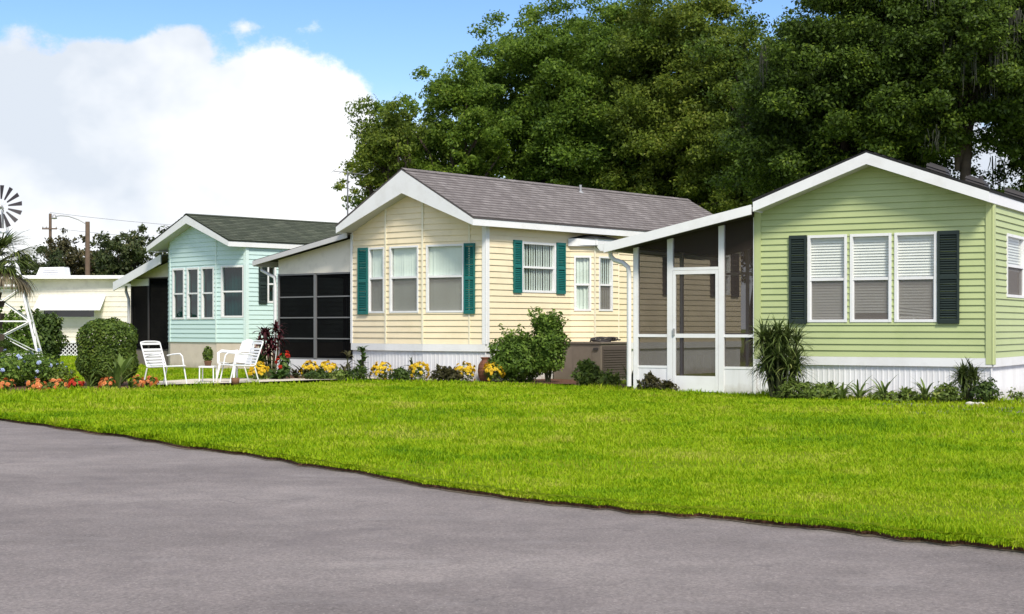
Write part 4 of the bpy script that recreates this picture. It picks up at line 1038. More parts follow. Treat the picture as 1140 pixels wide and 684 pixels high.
def spiky(name, label, px, py, heads, n, L, w, mat, droop=1.2, group=None, cat='plant', elr=(.1, 1.4), stem_r=.018, stem=True):
    """heads: list of (dx, dy, z) rosettes above the base"""
    b = G(px, py); root = thing(name, label, cat, (b.x, b.y, 0), group); v = []; f = []
    for hx_, hy_, hz in heads:
        for i in range(n):
            az = random.uniform(0, 6.283); el = random.uniform(*elr); l = L * random.uniform(.6, 1.1)
            blade_leaf(v, f, (b.x + hx_ + random.uniform(-.03, .03), b.y + hy_ + random.uniform(-.02, .02), hz + random.uniform(-.05, .08) * (1 if hz > .1 else .1)), az, el, l, w * random.uniform(.7, 1.2), droop * random.uniform(.5, 1.4))
    v = np.array(v); v[:, 2] = np.maximum(v[:, 2], .01)
    npmesh('foliage', v, np.array(f), mat, root)
    if stem:
        m = MB()
        for hx_, hy_, hz in heads:
            m.tube([(b.x + hx_ * .4, b.y + hy_ * .4, -.02), (b.x + hx_ * .8, b.y + hy_ * .8, max(.05, hz * .6)), (b.x + hx_, b.y + hy_, hz + .04)], [stem_r * 1.3, stem_r, stem_r * .8], 6, False)
        m.build('stem', M['stem'], root)
    return root
def flowers(name, label, px, py, rx, rz, leafm, bloomm, nl=260, nb=60, bs=.055, group=None, cat='flowers', ls=.06, bz=.55, cover=1.):
    b = G(px, py); root = thing(name, label, cat, (b.x, b.y, 0), group)
    p, d = blob_points((b.x, b.y, rz * .55), (rx, rx * .8, rz * .6), nl, .35); p[:, 2] = np.maximum(p[:, 2], .015)
    v, f = leaves(p, unit(d + RNG.normal(size=d.shape) * .5 + np.array([0, 0, .4])), ls, .5, .1); npmesh('foliage', v, f, leafm, root)
    # blooms: little double rosettes of petals
    dd = unit(RNG.normal(size=(nb, 3)) * np.array([1, 1, .55]) + np.array([0, -.25, bz])); c = np.array([b.x, b.y, rz * .55]) + dd * np.array([rx, rx * .8, rz * .62]) * RNG.uniform(.85, 1.12, nb)[:, None] * cover
    c[:, 2] = np.maximum(c[:, 2], .03)
    pv = []; pf_ = []; o = 0
    k = 9
    for ci, di in zip(c, dd):
        q = RNG.normal(size=(k, 3)) * .5 + di; q = unit(q)
        pos = ci + q * bs * .35
        v, f = leaves(pos, unit(q + di * .5), bs * .8, .7, .12); pv.append(v); pf_.append(f + o); o += len(v)
    npmesh('blossoms', np.concatenate(pv), np.concatenate(pf_), bloomm, root)
    return root

# ---------------------------------------------------------------- shrubs and plants, left garden
shrub('clipped_shrub', 'large clipped round shrub beside the white strap chair', 119, 430, .53, .66, M['hedge'], 20000, .052, power=3.4, shell=.13, rough=.055, zc=.66)
shrub('dark_shrub', 'dark loose shrub below the trailer awning', 49, 408, .62, .80, M['hedgedark'], 5200, .10, shell=.33, extra=14, zc=.78)
shrub('garden_shrub', 'green shrub seen through the windmill tower legs', 8, 411, .85, .80, M['shrub'], 5200, .10, shell=.3, extra=10, zc=.75)
shrub('garden_shrub', 'low yellow green shrub at the left edge beside the windmill', -22, 418, .7, .62, M['hedge'], 4000, .09, shell=.3, zc=.6)
flowers('blue_flower_bush', 'pale blue flowering bush at the foot of the windmill', 26, 430, .78, .62, M['shrub'], M['bluefl'], 3600, 20, .075, cat='flower bush', ls=.07, bz=.5)
flowers('blue_flower_bush', 'smaller blue flowering bush nearest the left edge', -8, 432, .6, .55, M['shrub'], M['bluefl'], 2600, 12, .075, cat='flower bush', ls=.07, bz=.5)
flowers('blue_flower_bush', 'sparse blue flowering stems right of the windmill leg', 62, 430, .42, .36, M['lowplant'], M['bluefl'], 900, 8, .06, cat='flower bush', ls=.06, bz=.5)
cg = 'orange bedding plants along the left garden bed'
for px, py, r, lb in ((4, 436, .22, 'orange bedding plant at the left edge of the garden bed'), (40, 438, .22, 'orange bedding plant below the blue flowering bush'), (62, 436.5, .22, 'pale orange bedding plant right of the blue bush'),
                      (84, 435.5, .17, 'deep red bedding plant left of the clipped shrub'), (120, 435, .17, 'orange bedding plant at the foot of the clipped shrub'), (154, 432.5, .13, 'orange bedding plant just left of the white strap chair'), (168, 432, .14, 'orange bedding plant under the seat of the white strap chair')):
    flowers('bedding_plant', lb, px, py, r * .8, .19, M['lowplant'], M['redfl'] if 'deep red' in lb else M['croton'], 260, 17, .08, cg, 'plant', .06, .4)
spiky('striped_plant', 'upright plant with broad yellow green leaves before the clipped shrub', 131, 434, [(0, 0, .05), (.06, 0, .22)], 9, .50, .05, M['lily'], .7, elr=(.8, 1.45))
spiky('spiky_plant', 'thin spiky plant left of the yellow leaved plant', 100, 434, [(0, 0, .03)], 18, .42, .014, M['lowplant'], 1.2, elr=(.3, 1.4))
spiky('spiky_plant', 'small green rosette at the end of the left garden bed', 145, 434, [(0, 0, .03)], 16, .3, .018, M['lowplant'], 1.2, elr=(.3, 1.4))
# ---------------------------------------------------------------- bed along the cream house
spiky('ti_plant', 'tall burgundy ti plant by the screened room', 302, 422.5, [(-.10, .02, .95), (-.02, 0, .78), (.10, .03, 1.05), (-.22, 0, .72), (.16, 0, .86), (-.05, 0, .55), (-.18, .05, .98), (.05, 0, .68)], 30, .30, .026, M['ti'], 1.5, elr=(.0, 1.45))
flowers('red_flower', 'red blooms on the right of the burgundy ti plant', 316, 423.5, .16, .52, M['tigreen'], M['redfl'], 200, 14, .09, None, 'flowers', .1, .9, 1.05)
spiky('broad_leaf_plant', 'broad leaved green plant left of the burgundy ti plant', 287, 422.5, [(0, 0, .25), (.05, 0, .4)], 11, .44, .10, M['tigreen'], 1.2, elr=(.4, 1.4))
spiky('broad_leaf_plant', 'low broad leaved plant below the burgundy ti plant', 308, 425, [(0, 0, .05), (.15, 0, .08)], 14, .38, .06, M['tigreen'], 1.3, elr=(.3, 1.2))
spiky('bronze_plant', 'bronze strappy plant under the left screen panel', 330, 424, [(0, 0, .05), (.15, 0, .1)], 18, .42, .026, M['redleaf'], 1.4, elr=(.3, 1.3))
mg = 'yellow flowers along the cream cottage'
for px, py, lb in ((288, 425.5, 'yellow flower clump beside the white chairs'), (345, 424, 'yellow flower clump below the left screen panel'), (365, 424, 'yellow flower clump below the right screen panel'),
                   (425, 425, 'yellow flower clump below the left bay window'), (467, 425.5, 'yellow flower clump below the wide bay window'), (518, 426, 'yellow flower clump left of the terracotta urn'), (549, 427, 'yellow flower clump right of the terracotta urn')):
    flowers('yellow_flowers', lb, px, py, .20, .34, M['lowplant'], M['yellow'], 260, 48, .075, mg, 'flowers', .055, .75, 1.05)
spiky('tall_stem_plant', 'dark upright stem plant before the right screen panel', 387, 424.5, [(0, 0, .5), (.04, 0, .3), (-.06, 0, .2)], 8, .3, .025, M['redleaf'], 1.8, elr=(.1, 1.3))
spiky('upright_plant', 'upright light green plant at the corner of the cream cottage', 403, 423.5, [(0, 0, .62), (.03, 0, .45), (-.03, 0, .3)], 9, .20, .05, M['tigreen'], 1.2, elr=(.2, 1.4))
lg = 'low green plants along the cream cottage'
for px, py, r, h, mt, lb in ((398, 425, .28, .26, 'hedgedark', 'low dark plant left of the first bay flower clump'), (446, 425.5, .30, .24, 'hedgedark', 'low green plant between two yellow flower clumps'), (493, 426, .28, .26, 'redleaf', 'low reddish plant below the right bay window'),
                          (505, 426.5, .2, .22, 'redleaf', 'small reddish plant left of the terracotta urn'), (353, 425, .3, .2, 'hedgedark', 'low dark plant below the screened room'), (376, 425, .25, .2, 'lowplant', 'low green plant by the corner of the screened room')):
    shrub('low_plant', lb, px, py, r, h * .6, M[mt], 420, .07, zc=h * .55, group=lg, cat='plant', extra=4)
spiky('thin_plant', 'thin twiggy plant in front of the white skirting', 458, 425, [(0, 0, .35), (.02, 0, .2)], 10, .22, .018, M['hedgedark'], 1.2, elr=(.3, 1.5))
shrub('big_leafy_shrub', 'wide leafy green shrub at the corner of the cream cottage', 578, 426.5, .66, .50, M['shrub'], 9500, .070, zc=.50, extra=26, shell=.33, ry=.5, asp=.42)
shrub('big_leafy_shrub', 'taller leafy shrub right in front of the grey metal box', 610, 427, .40, .62, M['shrub'], 6500, .075, zc=.78, extra=24, shell=.36, asp=.42)
shrub('small_shrub', 'small shrub in front of the grey metal box', 655, 431, .30, .22, M['lowplant'], 900, .07, zc=.22, extra=12, cat='shrub')
shrub('small_shrub', 'tiny low shrub between the grey box and the porch', 678, 432, .24, .13, M['lowplant'], 500, .06, zc=.13, extra=5, cat='shrub')
spiky('spiky_plant', 'small spiky plant by the porch downspout', 702, 434, [(0, 0, .05)], 60, .48, .014, M['spike'], .9, elr=(.3, 1.5))
shrub('red_ground_plant', 'reddish low plant below the left porch panel', 727, 437, .28, .13, M['redleaf'], 420, .065, zc=.14, extra=8, cat='plant')
shrub('red_ground_plant', 'sparse reddish plant beside the porch door', 742, 438, .2, .1, M['redleaf'], 220, .06, zc=.1, extra=4, cat='plant')
# ---------------------------------------------------------------- bed along the green house
hd = []
while len(hd) < 26:
    a, b_, c = random.uniform(-1, 1), random.uniform(-1, 1), random.uniform(-1, 1)
    if a * a + b_ * b_ + c * c < 1: hd.append((a * .36, b_ * .26, .64 + c * .50))
spiky('yucca_plant', 'large dark spiky clump under the left black shutter', 867, 444.5, hd, 60, .40, .011, M['spike'], 1.0, elr=(-.5, 1.5))
shrub('grass_clump', 'weedy green tuft at the foot of the large spiky clump', 893, 445, .5, .16, M['lowplant'], 900, .08, zc=.14, extra=8, cat='plant', asp=.2)
gl = 'strappy plants along the green cottage'
for px, py, n, L, mt, lb in ((938, 446.5, 22, .42, 'lily', 'strappy plant below the left window of the green cottage'), (957, 446, 22, .50, 'lily', 'bright green fan plant below the middle window'), (985, 447, 26, .46, 'lily', 'striped strappy plant below the right window'),
                             (1030, 448, 26, .42, 'lily', 'strappy plant left of the small round spiky plant'), (1008, 447.5, 16, .3, 'lowplant', 'smallest strappy plant between two larger ones')):
    spiky('strappy_plant', lb, px, py, [(0, 0, .04)], n, L, .018, M[mt], 1.3, gl, elr=(.4, 1.4), stem=False)
shrub('weed_patch', 'weedy growth along the white skirting of the green cottage', 915, 445.5, .42, .12, M['lowplant'], 600, .07, zc=.1, extra=6, cat='plant')
shrub('weed_patch', 'thin weeds between the strappy plants', 1000, 447, .5, .09, M['lowplant'], 420, .06, zc=.08, extra=3, cat='plant')
hd = [(random.uniform(-.10, .10), random.uniform(-.08, .08), random.uniform(.16, .42)) for _ in range(8)]
spiky('yucca_plant', 'small round spiky plant near the corner of the green cottage', 1077, 449, hd, 70, .27, .009, M['spike'], .9, elr=(-.6, 1.5))
shrub('small_shrub', 'small green shrub right of the round spiky plant', 1097, 450, .22, .17, M['hedgedark'], 900, .05, zc=.17, extra=5, cat='shrub')
shrub('small_shrub', 'low green shrub left of the round spiky plant', 1055, 449, .24, .13, M['lowplant'], 600, .055, zc=.13, extra=4, cat='shrub')
shrub('seedling', 'tiny weed at the base of the green cottage side wall', 1132, 447, .13, .07, M['lowplant'], 160, .04, zc=.07, extra=2, cat='plant')
def rock(px, py, r, lb):
    b = G(px, py); m = MB(); n, k = 8, 5; vs = []
    for i in range(k + 1):
        for j in range(n):
            a, t = 2 * math.pi * j / n, math.pi * i / k; q = r * random.uniform(.85, 1.15)
            vs.append((b.x + q * math.sin(t) * math.cos(a) * 1.2, b.y + q * math.sin(t) * math.sin(a), max(-.02, r * .4 + q * .65 * math.cos(t))))
    m.add(vs, [(i * n + j, i * n + (j + 1) % n, (i + 1) * n + (j + 1) % n, (i + 1) * n + j) for i in range(k) for j in range(n)], True)
    tag(m.build('stone', M['stone']), lb, 'stone', 'pale stones by the green cottage')
rock(1080, 452, .06, 'left pale stone at the foot of the round spiky plant'); rock(1086, 452.4, .055, 'middle pale stone below the round spiky plant'); rock(1092, 451.8, .05, 'right pale stone next to the small green shrub')

# ---------------------------------------------------------------- urn and grey box
b = G(541, 426.3); m = MB()
m.lathe((b.x, b.y, 0), [(0, 0), (.09, 0), (.10, .02), (.145, .12), (.165, .24), (.150, .36), (.105, .44), (.085, .475), (.10, .50), (.115, .52), (.10, .525), (.075, .48), (0, .46)], 24)
urn = m.build('terracotta_urn', M['terracotta']); tag(urn, 'dark terracotta urn standing before the white skirting', 'urn')
m = MB()
for z, r in ((.10, .138), (.17, .158), (.24, .168), (.31, .162), (.38, .142)): m.lathe((b.x, b.y, z), [(r - .004, -.006), (r + .005, 0), (r - .004, .006)], 24)
for k in range(14):
    a = k * 2 * math.pi / 14; m.tube([(b.x + r * math.cos(a), b.y + r * math.sin(a), z) for r, z in ((.103, .03), (.148, .12), (.168, .24), (.153, .36), (.108, .44))], .005, 5, False)
m.build('band', M['clay'], urn)
HH = HC_
corner_t = 2.13; q0 = HH.xy(-1.35, corner_t)
bx = thing('metal_unit', 'grey brown metal utility box beside the side bay window', 'utility box', (q0.x, q0.y, 0))
fpl = HH.plane((-.05, corner_t), (-1.35, corner_t)); rpl = HH.plane((-1.35, corner_t), (-1.35, corner_t + .95))
m = MB(); zt = GZ(383, q0.y)
m.hexa([HH.P(-.05, corner_t, 0), HH.P(-1.35, corner_t, 0), HH.P(-1.35, corner_t + .95, 0), HH.P(-.05, corner_t + .95, 0), HH.P(-.05, corner_t, zt), HH.P(-1.35, corner_t, zt), HH.P(-1.35, corner_t + .95, zt), HH.P(-.05, corner_t + .95, zt)])
m.build('body', M['acgrey'], bx)
m = MB(); m.hexa([HH.P(-.02, corner_t - .03, zt + .002), HH.P(-1.38, corner_t - .03, zt + .002), HH.P(-1.38, corner_t + .98, zt + .002), HH.P(-.02, corner_t + .98, zt + .002), HH.P(-.02, corner_t - .03, zt + .035), HH.P(-1.38, corner_t - .03, zt + .035), HH.P(-1.38, corner_t + .98, zt + .035), HH.P(-.02, corner_t + .98, zt + .035)]); m.build('lid', M['acgrey'], bx)
m = MB(); m.pbox(fpl, .55, 1.05, .12, zt - .1, .004, .014); m.build('access_panel', M['acgrey'], bx)
m = MB(); m.pbox(fpl, 1.12, 1.24, zt - .13, zt - .08, .004, .03); m.build('handle', M['dripedge'], bx)
m = MB()
m.pbox(rpl, .05, .9, .05, zt - .05, .003, .010)
for i in range(12): m.pbox(rpl, .08, .87, .08 + i * .052, .10 + i * .052, .012, .024)
m.build('grille', M['acdark'], bx)
m = MB(); c0 = HH.P(-.95, corner_t + .5, zt + .03)
for k in range(5): m.tube([(c0[0] + .22 * math.cos(a) * (1 + .1 * k) + k * .03, c0[1] + .15 * math.sin(a), c0[2] + .02 + k * .014 + .03 * math.sin(a * 2 + k)) for a in np.linspace(0, 5.6, 16)], .016, 6)
tag(m.build('hose_coil', M['dripedge']), 'dark coiled hose lying on the grey metal box', 'hose')

# ---------------------------------------------------------------- strap chairs, resin chair, table, pot
def strap_chair(label):
    """faces +x; base at the origin"""
    r = thing('strap_chair', label, 'chair', (0, 0, 0), 'white strap patio chairs')
    W = .27
    for sg in (-1, 1):
        m = MB(); y = sg * W
        m.tube([(.28, y, 0), (.20, y, .36), (.16, y, .55), (.10, y, .60), (-.10, y, .585), (-.24, y, .56)], .014, 8)
        m.build('arm_frame', M['whitemetal'], r)
        m = MB(); m.tube([(-.34, y * .98, 0), (-.24, y * .98, .33)], .014, 8); m.build('leg', M['whitemetal'], r)
        m = MB(); m.tube([(.25, y * .94, .365), (-.20, y * .94, .345), (-.26, y * .94, .36), (-.42, y * .94, .80), (-.43, y * .90, .82)], .014, 8); m.build('side_rail', M['whitemetal'], r)
    m = MB(); m.tube([(-.43, -W * .9, .82), (-.435, -W * .5, .835), (-.435, W * .5, .835), (-.43, W * .9, .82)], .014, 8)
    m.tube([(.25, -W * .94, .365), (.25, W * .94, .365)], .014, 8); m.tube([(-.2, -W * .94, .345), (-.2, W * .94, .345)], .012, 8)
    m.build('cross_rail', M['whitemetal'], r)
    st = MB(); ts = MB()
    def band(mb, x, z, nx, nz, w=.042):
        tx, tz = -nz, nx
        mb.hexa([(x - tx * w / 2, -W * .95, z - tz * w / 2), (x - tx * w / 2, W * .95, z - tz * w / 2), (x + tx * w / 2, W * .95, z + tz * w / 2), (x + tx * w / 2, -W * .95, z + tz * w / 2)] +
                [(a + nx * .006, b_, c + nz * .006) for a, b_, c in ((x - tx * w / 2, -W * .95, z - tz * w / 2), (x - tx * w / 2, W * .95, z - tz * w / 2), (x + tx * w / 2, W * .95, z + tz * w / 2), (x + tx * w / 2, -W * .95, z + tz * w / 2))])
    for i in range(8):
        t = i / 7; band(ts if 1 <= i <= 6 else st,   .22 - .40 * t, .372 - .015 * t, .05, .998)
    for i in range(8):
        t = i / 7
        if i == 6: continue
        band(ts if i == 7 and False else st, -.265 - .145 * t, .39 + .40 * t, .94, .34)
    st.build('strap', M['strap'], r); ts.build('teal_strap', M['tealstrap'], r)
    return r
def copy_tree(o, parent=None):
    c = o.copy(); COL.objects.link(c); c.parent = parent
    for ch in o.children: copy_tree(ch, c)
    return c
c1 = strap_chair('white strap chair with grey teal seat standing alone by the clipped shrub')
p = G(185, 430.6); c1.location = (p.x, p.y, .03); c1.rotation_euler = (0, 0, math.radians(-32))
c2 = copy_tree(c1); c2['label'] = 'white strap chair turned to face the single chair, beside the white table'
p = G(265, 428.5); c2.location = (p.x, p.y, .03); c2.rotation_euler = (0, 0, math.radians(212))
# moulded resin chair
rc = thing('resin_chair', 'white moulded plastic armchair with an arched back behind the strap chair', 'chair', (0, 0, 0))
m = MB(); NX, NY = 8, 8
def grid(fn, nu, nv, th=.012):
    top = [[Vector(fn(i / nu, j / nv)) for j in range(nv + 1)] for i in range(nu + 1)]
    vs = [p for r_ in top for p in r_]; k = nv + 1
    fs = [(i * k + j, (i + 1) * k + j, (i + 1) * k + j + 1, i * k + j + 1) for i in range(nu) for j in range(nv)]
    m.add(vs, fs, True); m.add([v + Vector((-th * .4, 0, -th)) for v in vs], [f[::-1] for f in fs], True)
grid(lambda a, b: (.24 - .46 * a, (b - .5) * .48, .40 - .05 * a - .03 * math.sin(math.pi * b)), 8, 8)
m.build('seat', M['whitemetal'], rc)
m = MB(); grid(lambda a, b: (-.22 - .14 * a - .03 * math.cos((b - .5) * 3) + .0, (b - .5) * (.48 - .10 * a * a), .36 + a * (.46 + .05 * math.sin(math.pi * b))), 8, 10); m.build('backrest', M['whitemetal'], rc)
for sg in (-1, 1):
    m = MB(); m.tube([(.24, sg * .26, .36), (.22, sg * .28, .58), (.12, sg * .29, .62), (-.16, sg * .28, .60), (-.28, sg * .24, .62)], [.026, .028, .034, .03, .026], 8); m.build('armrest', M['whitemetal'], rc)
    for sx in (-1, 1):
        m = MB(); m.tube([(sx * .22, sg * .22, .38), (sx * .29 , sg * .27, 0)], [.032, .02], 8); m.build('leg', M['whitemetal'], rc)
p = G(262, 425.2); rc.location = (p.x, p.y, .02); rc.rotation_euler = (0, 0, math.radians(232))
# small side table
p = G(231.5, 428.5); tb = thing('side_table', 'low white side table holding the potted shrub', 'table', (p.x, p.y, 0))
m = MB(); m.box((p.x - .15, p.y - .17, .345), (p.x + .15, p.y + .17, .375)); m.build('tabletop', M['whitemetal'], tb)
for sx in (-1, 1):
    for sy in (-1, 1):
        m = MB(); m.tube([(p.x + sx * .135, p.y + sy * .15, .345), (p.x + sx * .14, p.y + sy * .155, 0.01)], .013, 6); m.build('leg', M['whitemetal'], tb)
pp = thing('potted_shrub', 'small yellow green potted shrub on the white side table', 'potted plant', (p.x, p.y, .376))
m = MB(); m.lathe((p.x, p.y, .377), [(0, 0), (.06, 0), (.078, .09), (.085, .10), (.07, .10), (0, .09)], 16); m.build('pot', M['clay'], pp)
a, d = blob_points((p.x, p.y, .60), (.105, .105, .17), 700, .3); v, f = leaves(a, unit(d + RNG.normal(size=d.shape) * .5), .05, .5, .1); npmesh('foliage', v, f, M['hedge'], pp)
p = G(262, 430); pc = MB(); pc.lathe((p.x, p.y, .03), [(0, 0), (.07, 0), (.085, .13), (.07, .13), (0, .11)], 14)
tag(pc.build('clay_pot', M['clay']), 'empty brown clay pot under the white chairs', 'pot')

# ---------------------------------------------------------------- windmill
Yw = 38.0; wx = GX(3, Yw)
wm = thing('garden_windmill', 'white lattice garden windmill with dark blades on the left', 'windmill', (wx, Yw, 0))
yaw = .25; ca, sa = math.cos(yaw), math.sin(yaw)
def wp(a, b, z): return (wx + a * ca - b * sa, Yw + a * sa + b * ca, z)
hw = lambda z: .99 - .245 * z
levels = [0.0, .45, 1.28, 2.12, 2.85, 3.5]
for sx in (-1, 1):
    for sy in (-1, 1):
        m = MB(); m.tube([wp(sx * hw(0), sy * hw(0), 0), wp(sx * hw(3.75) , sy * hw(3.75), 3.75)], [.035, .028], 6); m.build('tower_leg', M['whitemetal'], wm)
m = MB()
for z in levels[1:]:
    h = hw(z); c = [wp(-h, -h, z), wp(h, -h, z), wp(h, h, z), wp(-h, h, z)]
    for i in range(4): m.tube([c[i], c[(i + 1) % 4]], .022, 6)
for z0, z1 in zip(levels, levels[1:]):
    if z0 == 0: continue
    a, b_ = hw(z0), hw(z1)
    lo = [(-a, -a), (a, -a), (a, a), (-a, a)]; hi = [(-b_, -b_), (b_, -b_), (b_, b_), (-b_, b_)]
    for i in range(4):
        j = (i + 1) % 4; m.tube([wp(*lo[i], z0), wp(*hi[j], z1)], .016, 6); m.tube([wp(*lo[j], z0), wp(*hi[i], z1)], .016, 6)
m.build('bracing', M['whitemetal'], wm)
m = MB(); h = hw(2.12) + .12
m.hexa([wp(-h, -h, 2.14), wp(h, -h, 2.14), wp(h, h, 2.14), wp(-h, h, 2.14), wp(-h, -h, 2.19), wp(h, -h, 2.19), wp(h, h, 2.19), wp(-h, h, 2.19)]); m.build('platform', M['whitemetal'], wm)
hub = Vector((GX(6, Yw), Yw - .35, GZ(231.5, Yw)))
m = MB(); m.tube([(wx, Yw, 3.6), (wx, Yw, hub.z)], .03, 8); m.tube([(wx, Yw, hub.z), (hub.x, hub.y, hub.z)], .03, 8); m.lathe((hub.x, hub.y, hub.z - .05), [(0, 0), (.05, .02), (.05, .08), (0, .1)], 10); m.build('mast', M['galv'], wm)
m = MB(); k = 14
for i in range(k):
    a = 2 * math.pi * (i + .35) / k; rv = Vector((math.cos(a), 0, math.sin(a))); tv = Vector((-math.sin(a), .35, math.cos(a))).normalized()
    r0, r1 = .19, .53; w0, w1 = .018, .058
    q = [hub + rv * r0 - tv * w0, hub + rv * r0 + tv * w0, hub + rv * r1 + tv * w1, hub + rv * r1 - tv * w1]
    nn = rv.cross(tv) * .006
    m.hexa([p_ - nn for p_ in q] + [p_ + nn for p_ in q])
bl_ = m.build('wheel_blades', M['blackmetal'], wm)
m = MB()
for i in range(k):
    a = 2 * math.pi * (i + .35) / k; rv = Vector((math.cos(a), 0, math.sin(a))); m.tube([hub, hub + rv * .24], .005, 5)
m.build('wheel_spokes', M['whitemetal'], wm)
m = MB(); m.tube([(wx, Yw, hub.z), (wx - .5, Yw + .9, hub.z)], .015, 6); m.hexa([(wx - .45, Yw + .8, hub.z - .15), (wx - .47, Yw + .8, hub.z - .15), (wx - .7, Yw + 1.3, hub.z - .2), (wx - .68, Yw + 1.3, hub.z - .2), (wx - .45, Yw + .8, hub.z + .15), (wx - .47, Yw + .8, hub.z + .15), (wx - .7, Yw + 1.3, hub.z + .2), (wx - .68, Yw + 1.3, hub.z + .2)]); m.build('tail_vane', M['whitemetal'], wm)

# ---------------------------------------------------------------- palm at the left edge
Yp = 34.0; px0 = GX(-6, Yp); zp = GZ(296, Yp)
pa = thing('fan_palm', 'fan palm with drooping fronds in front of the windmill', 'palm', (px0, Yp, 0))
m = MB(); m.tube([(px0, Yp, -.05), (px0 - .05, Yp, zp * .5), (px0, Yp, zp)], [.17, .13, .12], 10)
for i in range(26):
    z = .1 + i * zp / 27; a = i * 2.4; m.hexa([(px0 + math.cos(a + d_) * r_, Yp + math.sin(a + d_) * r_, z + h_) for h_ in (0, .14) for d_, r_ in ((-.35, .12), (-.3, .19 + h_ * .3), (.3, .19 + h_ * .3), (.35, .12))])
m.build('trunk', M['bark'], pa)
v = []; f = []; vd = []; fd = []; stm = MB()
for i in range(40):
    az = i * 2.399 + random.uniform(-.2, .2); el = random.uniform(-.5, 1.25); L = random.uniform(.4, .62)
    b0 = Vector((px0, Yp, zp)); dr_ = Vector((math.cos(az) * math.cos(el), math.sin(az) * math.cos(el), math.sin(el)))
    tip = b0 + dr_ * L; stm.tube([b0, b0 + dr_ * L * .5 + Vector((0, 0, .04)), tip], [.016, .012, .008], 5)
    dry = el < -.2
    side = dr_.cross(Vector((0, 0, 1))).normalized(); 
    for k in range(20):
        t = (k / 19 - .5) * 2.3
        d2 = (dr_ * math.cos(t) + side * math.sin(t)).normalized()
        blade_leaf(vd if dry else v, fd if dry else f, tuple(tip), math.atan2(d2.y, d2.x), math.asin(max(-1, min(1, d2.z))), random.uniform(.5, .82), .017, random.uniform(.5, 1.5) + (.4 if dry else 0), 5, .2)
npmesh('fronds', np.array(v), np.array(f), M['palm'], pa)
if vd: npmesh('dry_fronds', np.array(vd), np.array(fd), M['palmdry'], pa)
stm.build('frond_stalks', M['stem'], pa)

# ---------------------------------------------------------------- poles, wires, antenna
Yq = 76.0; x = GX(97.5, Yq); zt = GZ(247, Yq)
sl_ = thing('street_lamp', 'wooden street lamp pole with a long curved arm', 'street lamp', (x, Yq, 0))
m = MB(); m.tube([(x, Yq, -.2), (x, Yq, zt)], [.15, .11], 10); m.build('pole', M['wood'], sl_)
m = MB(); m.tube([(x, Yq, zt - .15), (x - .45, Yq, zt + .1), (x - .95, Yq, zt + .27), (x - 1.35, Yq, zt + .30), (x - 1.55, Yq, zt + .27)], .028, 8); m.build('lamp_arm', M['galv'], sl_)
m = MB(); m.lathe((x - 1.66, Yq, zt + .12), [(.02, 0), (.13, .02), (.15, .06), (.10, .14), (.08, .22), (0, .25)], 12); m.build('lamp_head', M['galv'], sl_)
Yu = 108.0; x2 = GX(56, Yu); zt2 = GZ(238, Yu)
up_ = thing('utility_pole', 'thin dark utility pole with a crossarm beyond the trailer', 'utility pole', (x2, Yu, 0))
m = MB(); m.tube([(x2, Yu, -.2), (x2, Yu, zt2)], [.15, .10], 8); m.build('pole', M['wood'], up_)
m = MB(); zc = GZ(255, Yu); m.box((x2 - .55, Yu - .15, zc - .05), (x2 + .5, Yu - .05, zc + .05)); m.build('crossarm', M['wood'], up_)
m = MB()
for dx in (-.5, -.25, .45): m.lathe((x2 + dx, Yu - .1, zc + .05), [(.03, 0), (.05, .05), (.03, .12), (0, .14)], 8)
m.build('insulator', M['galv'], up_)
for k, (dx, dz, lb) in enumerate(((-.5, .12, 'lower thin power line crossing the sky from the utility pole'), (0, 1.15, 'upper thin power line crossing the sky from the pole top'))):
    m = MB(); P0 = Vector((x2 + dx, Yu - .1, zc + dz)); P1 = Vector((x2 + 34, Yu + 22, zc + dz + .9))
    m.tube([P0.lerp(P1, t) - Vector((0, 0, 1.1 * 4 * t * (1 - t))) for t in np.linspace(0, 1, 16)], .011, 4)
    tag(m.build('power_line', M['dripedge']), lb, 'power line', 'power lines')
H = HC_; Ya = 35.4; xa = GX(387, Ya)
an = thing('tv_antenna', 'thin television antenna on a mast left of the cream gable', 'antenna', (xa, Ya, 0))
za = GZ(191.5, Ya)
m = MB(); m.tube([(xa, Ya, 0), (xa, Ya, za + .02)], .018, 8); m.build('mast', M['alum'], an)
m = MB(); m.tube([(xa - .32, Ya - .05, za + .01), (xa + .42, Ya + .25, za - .04)], .008, 6)
for t, l in ((0, .35), (.25, .42), (.5, .5), (.75, .58), (1, .66)):
    c = Vector((xa - .32, Ya - .05, za + .01)).lerp(Vector((xa + .42, Ya + .25, za - .04)), t); m.tube([c + Vector((.3 * l, -l, .02)), c + Vector((-.3 * l, l, .0))], .005, 5)
m.build('boom', M['alum'], an)

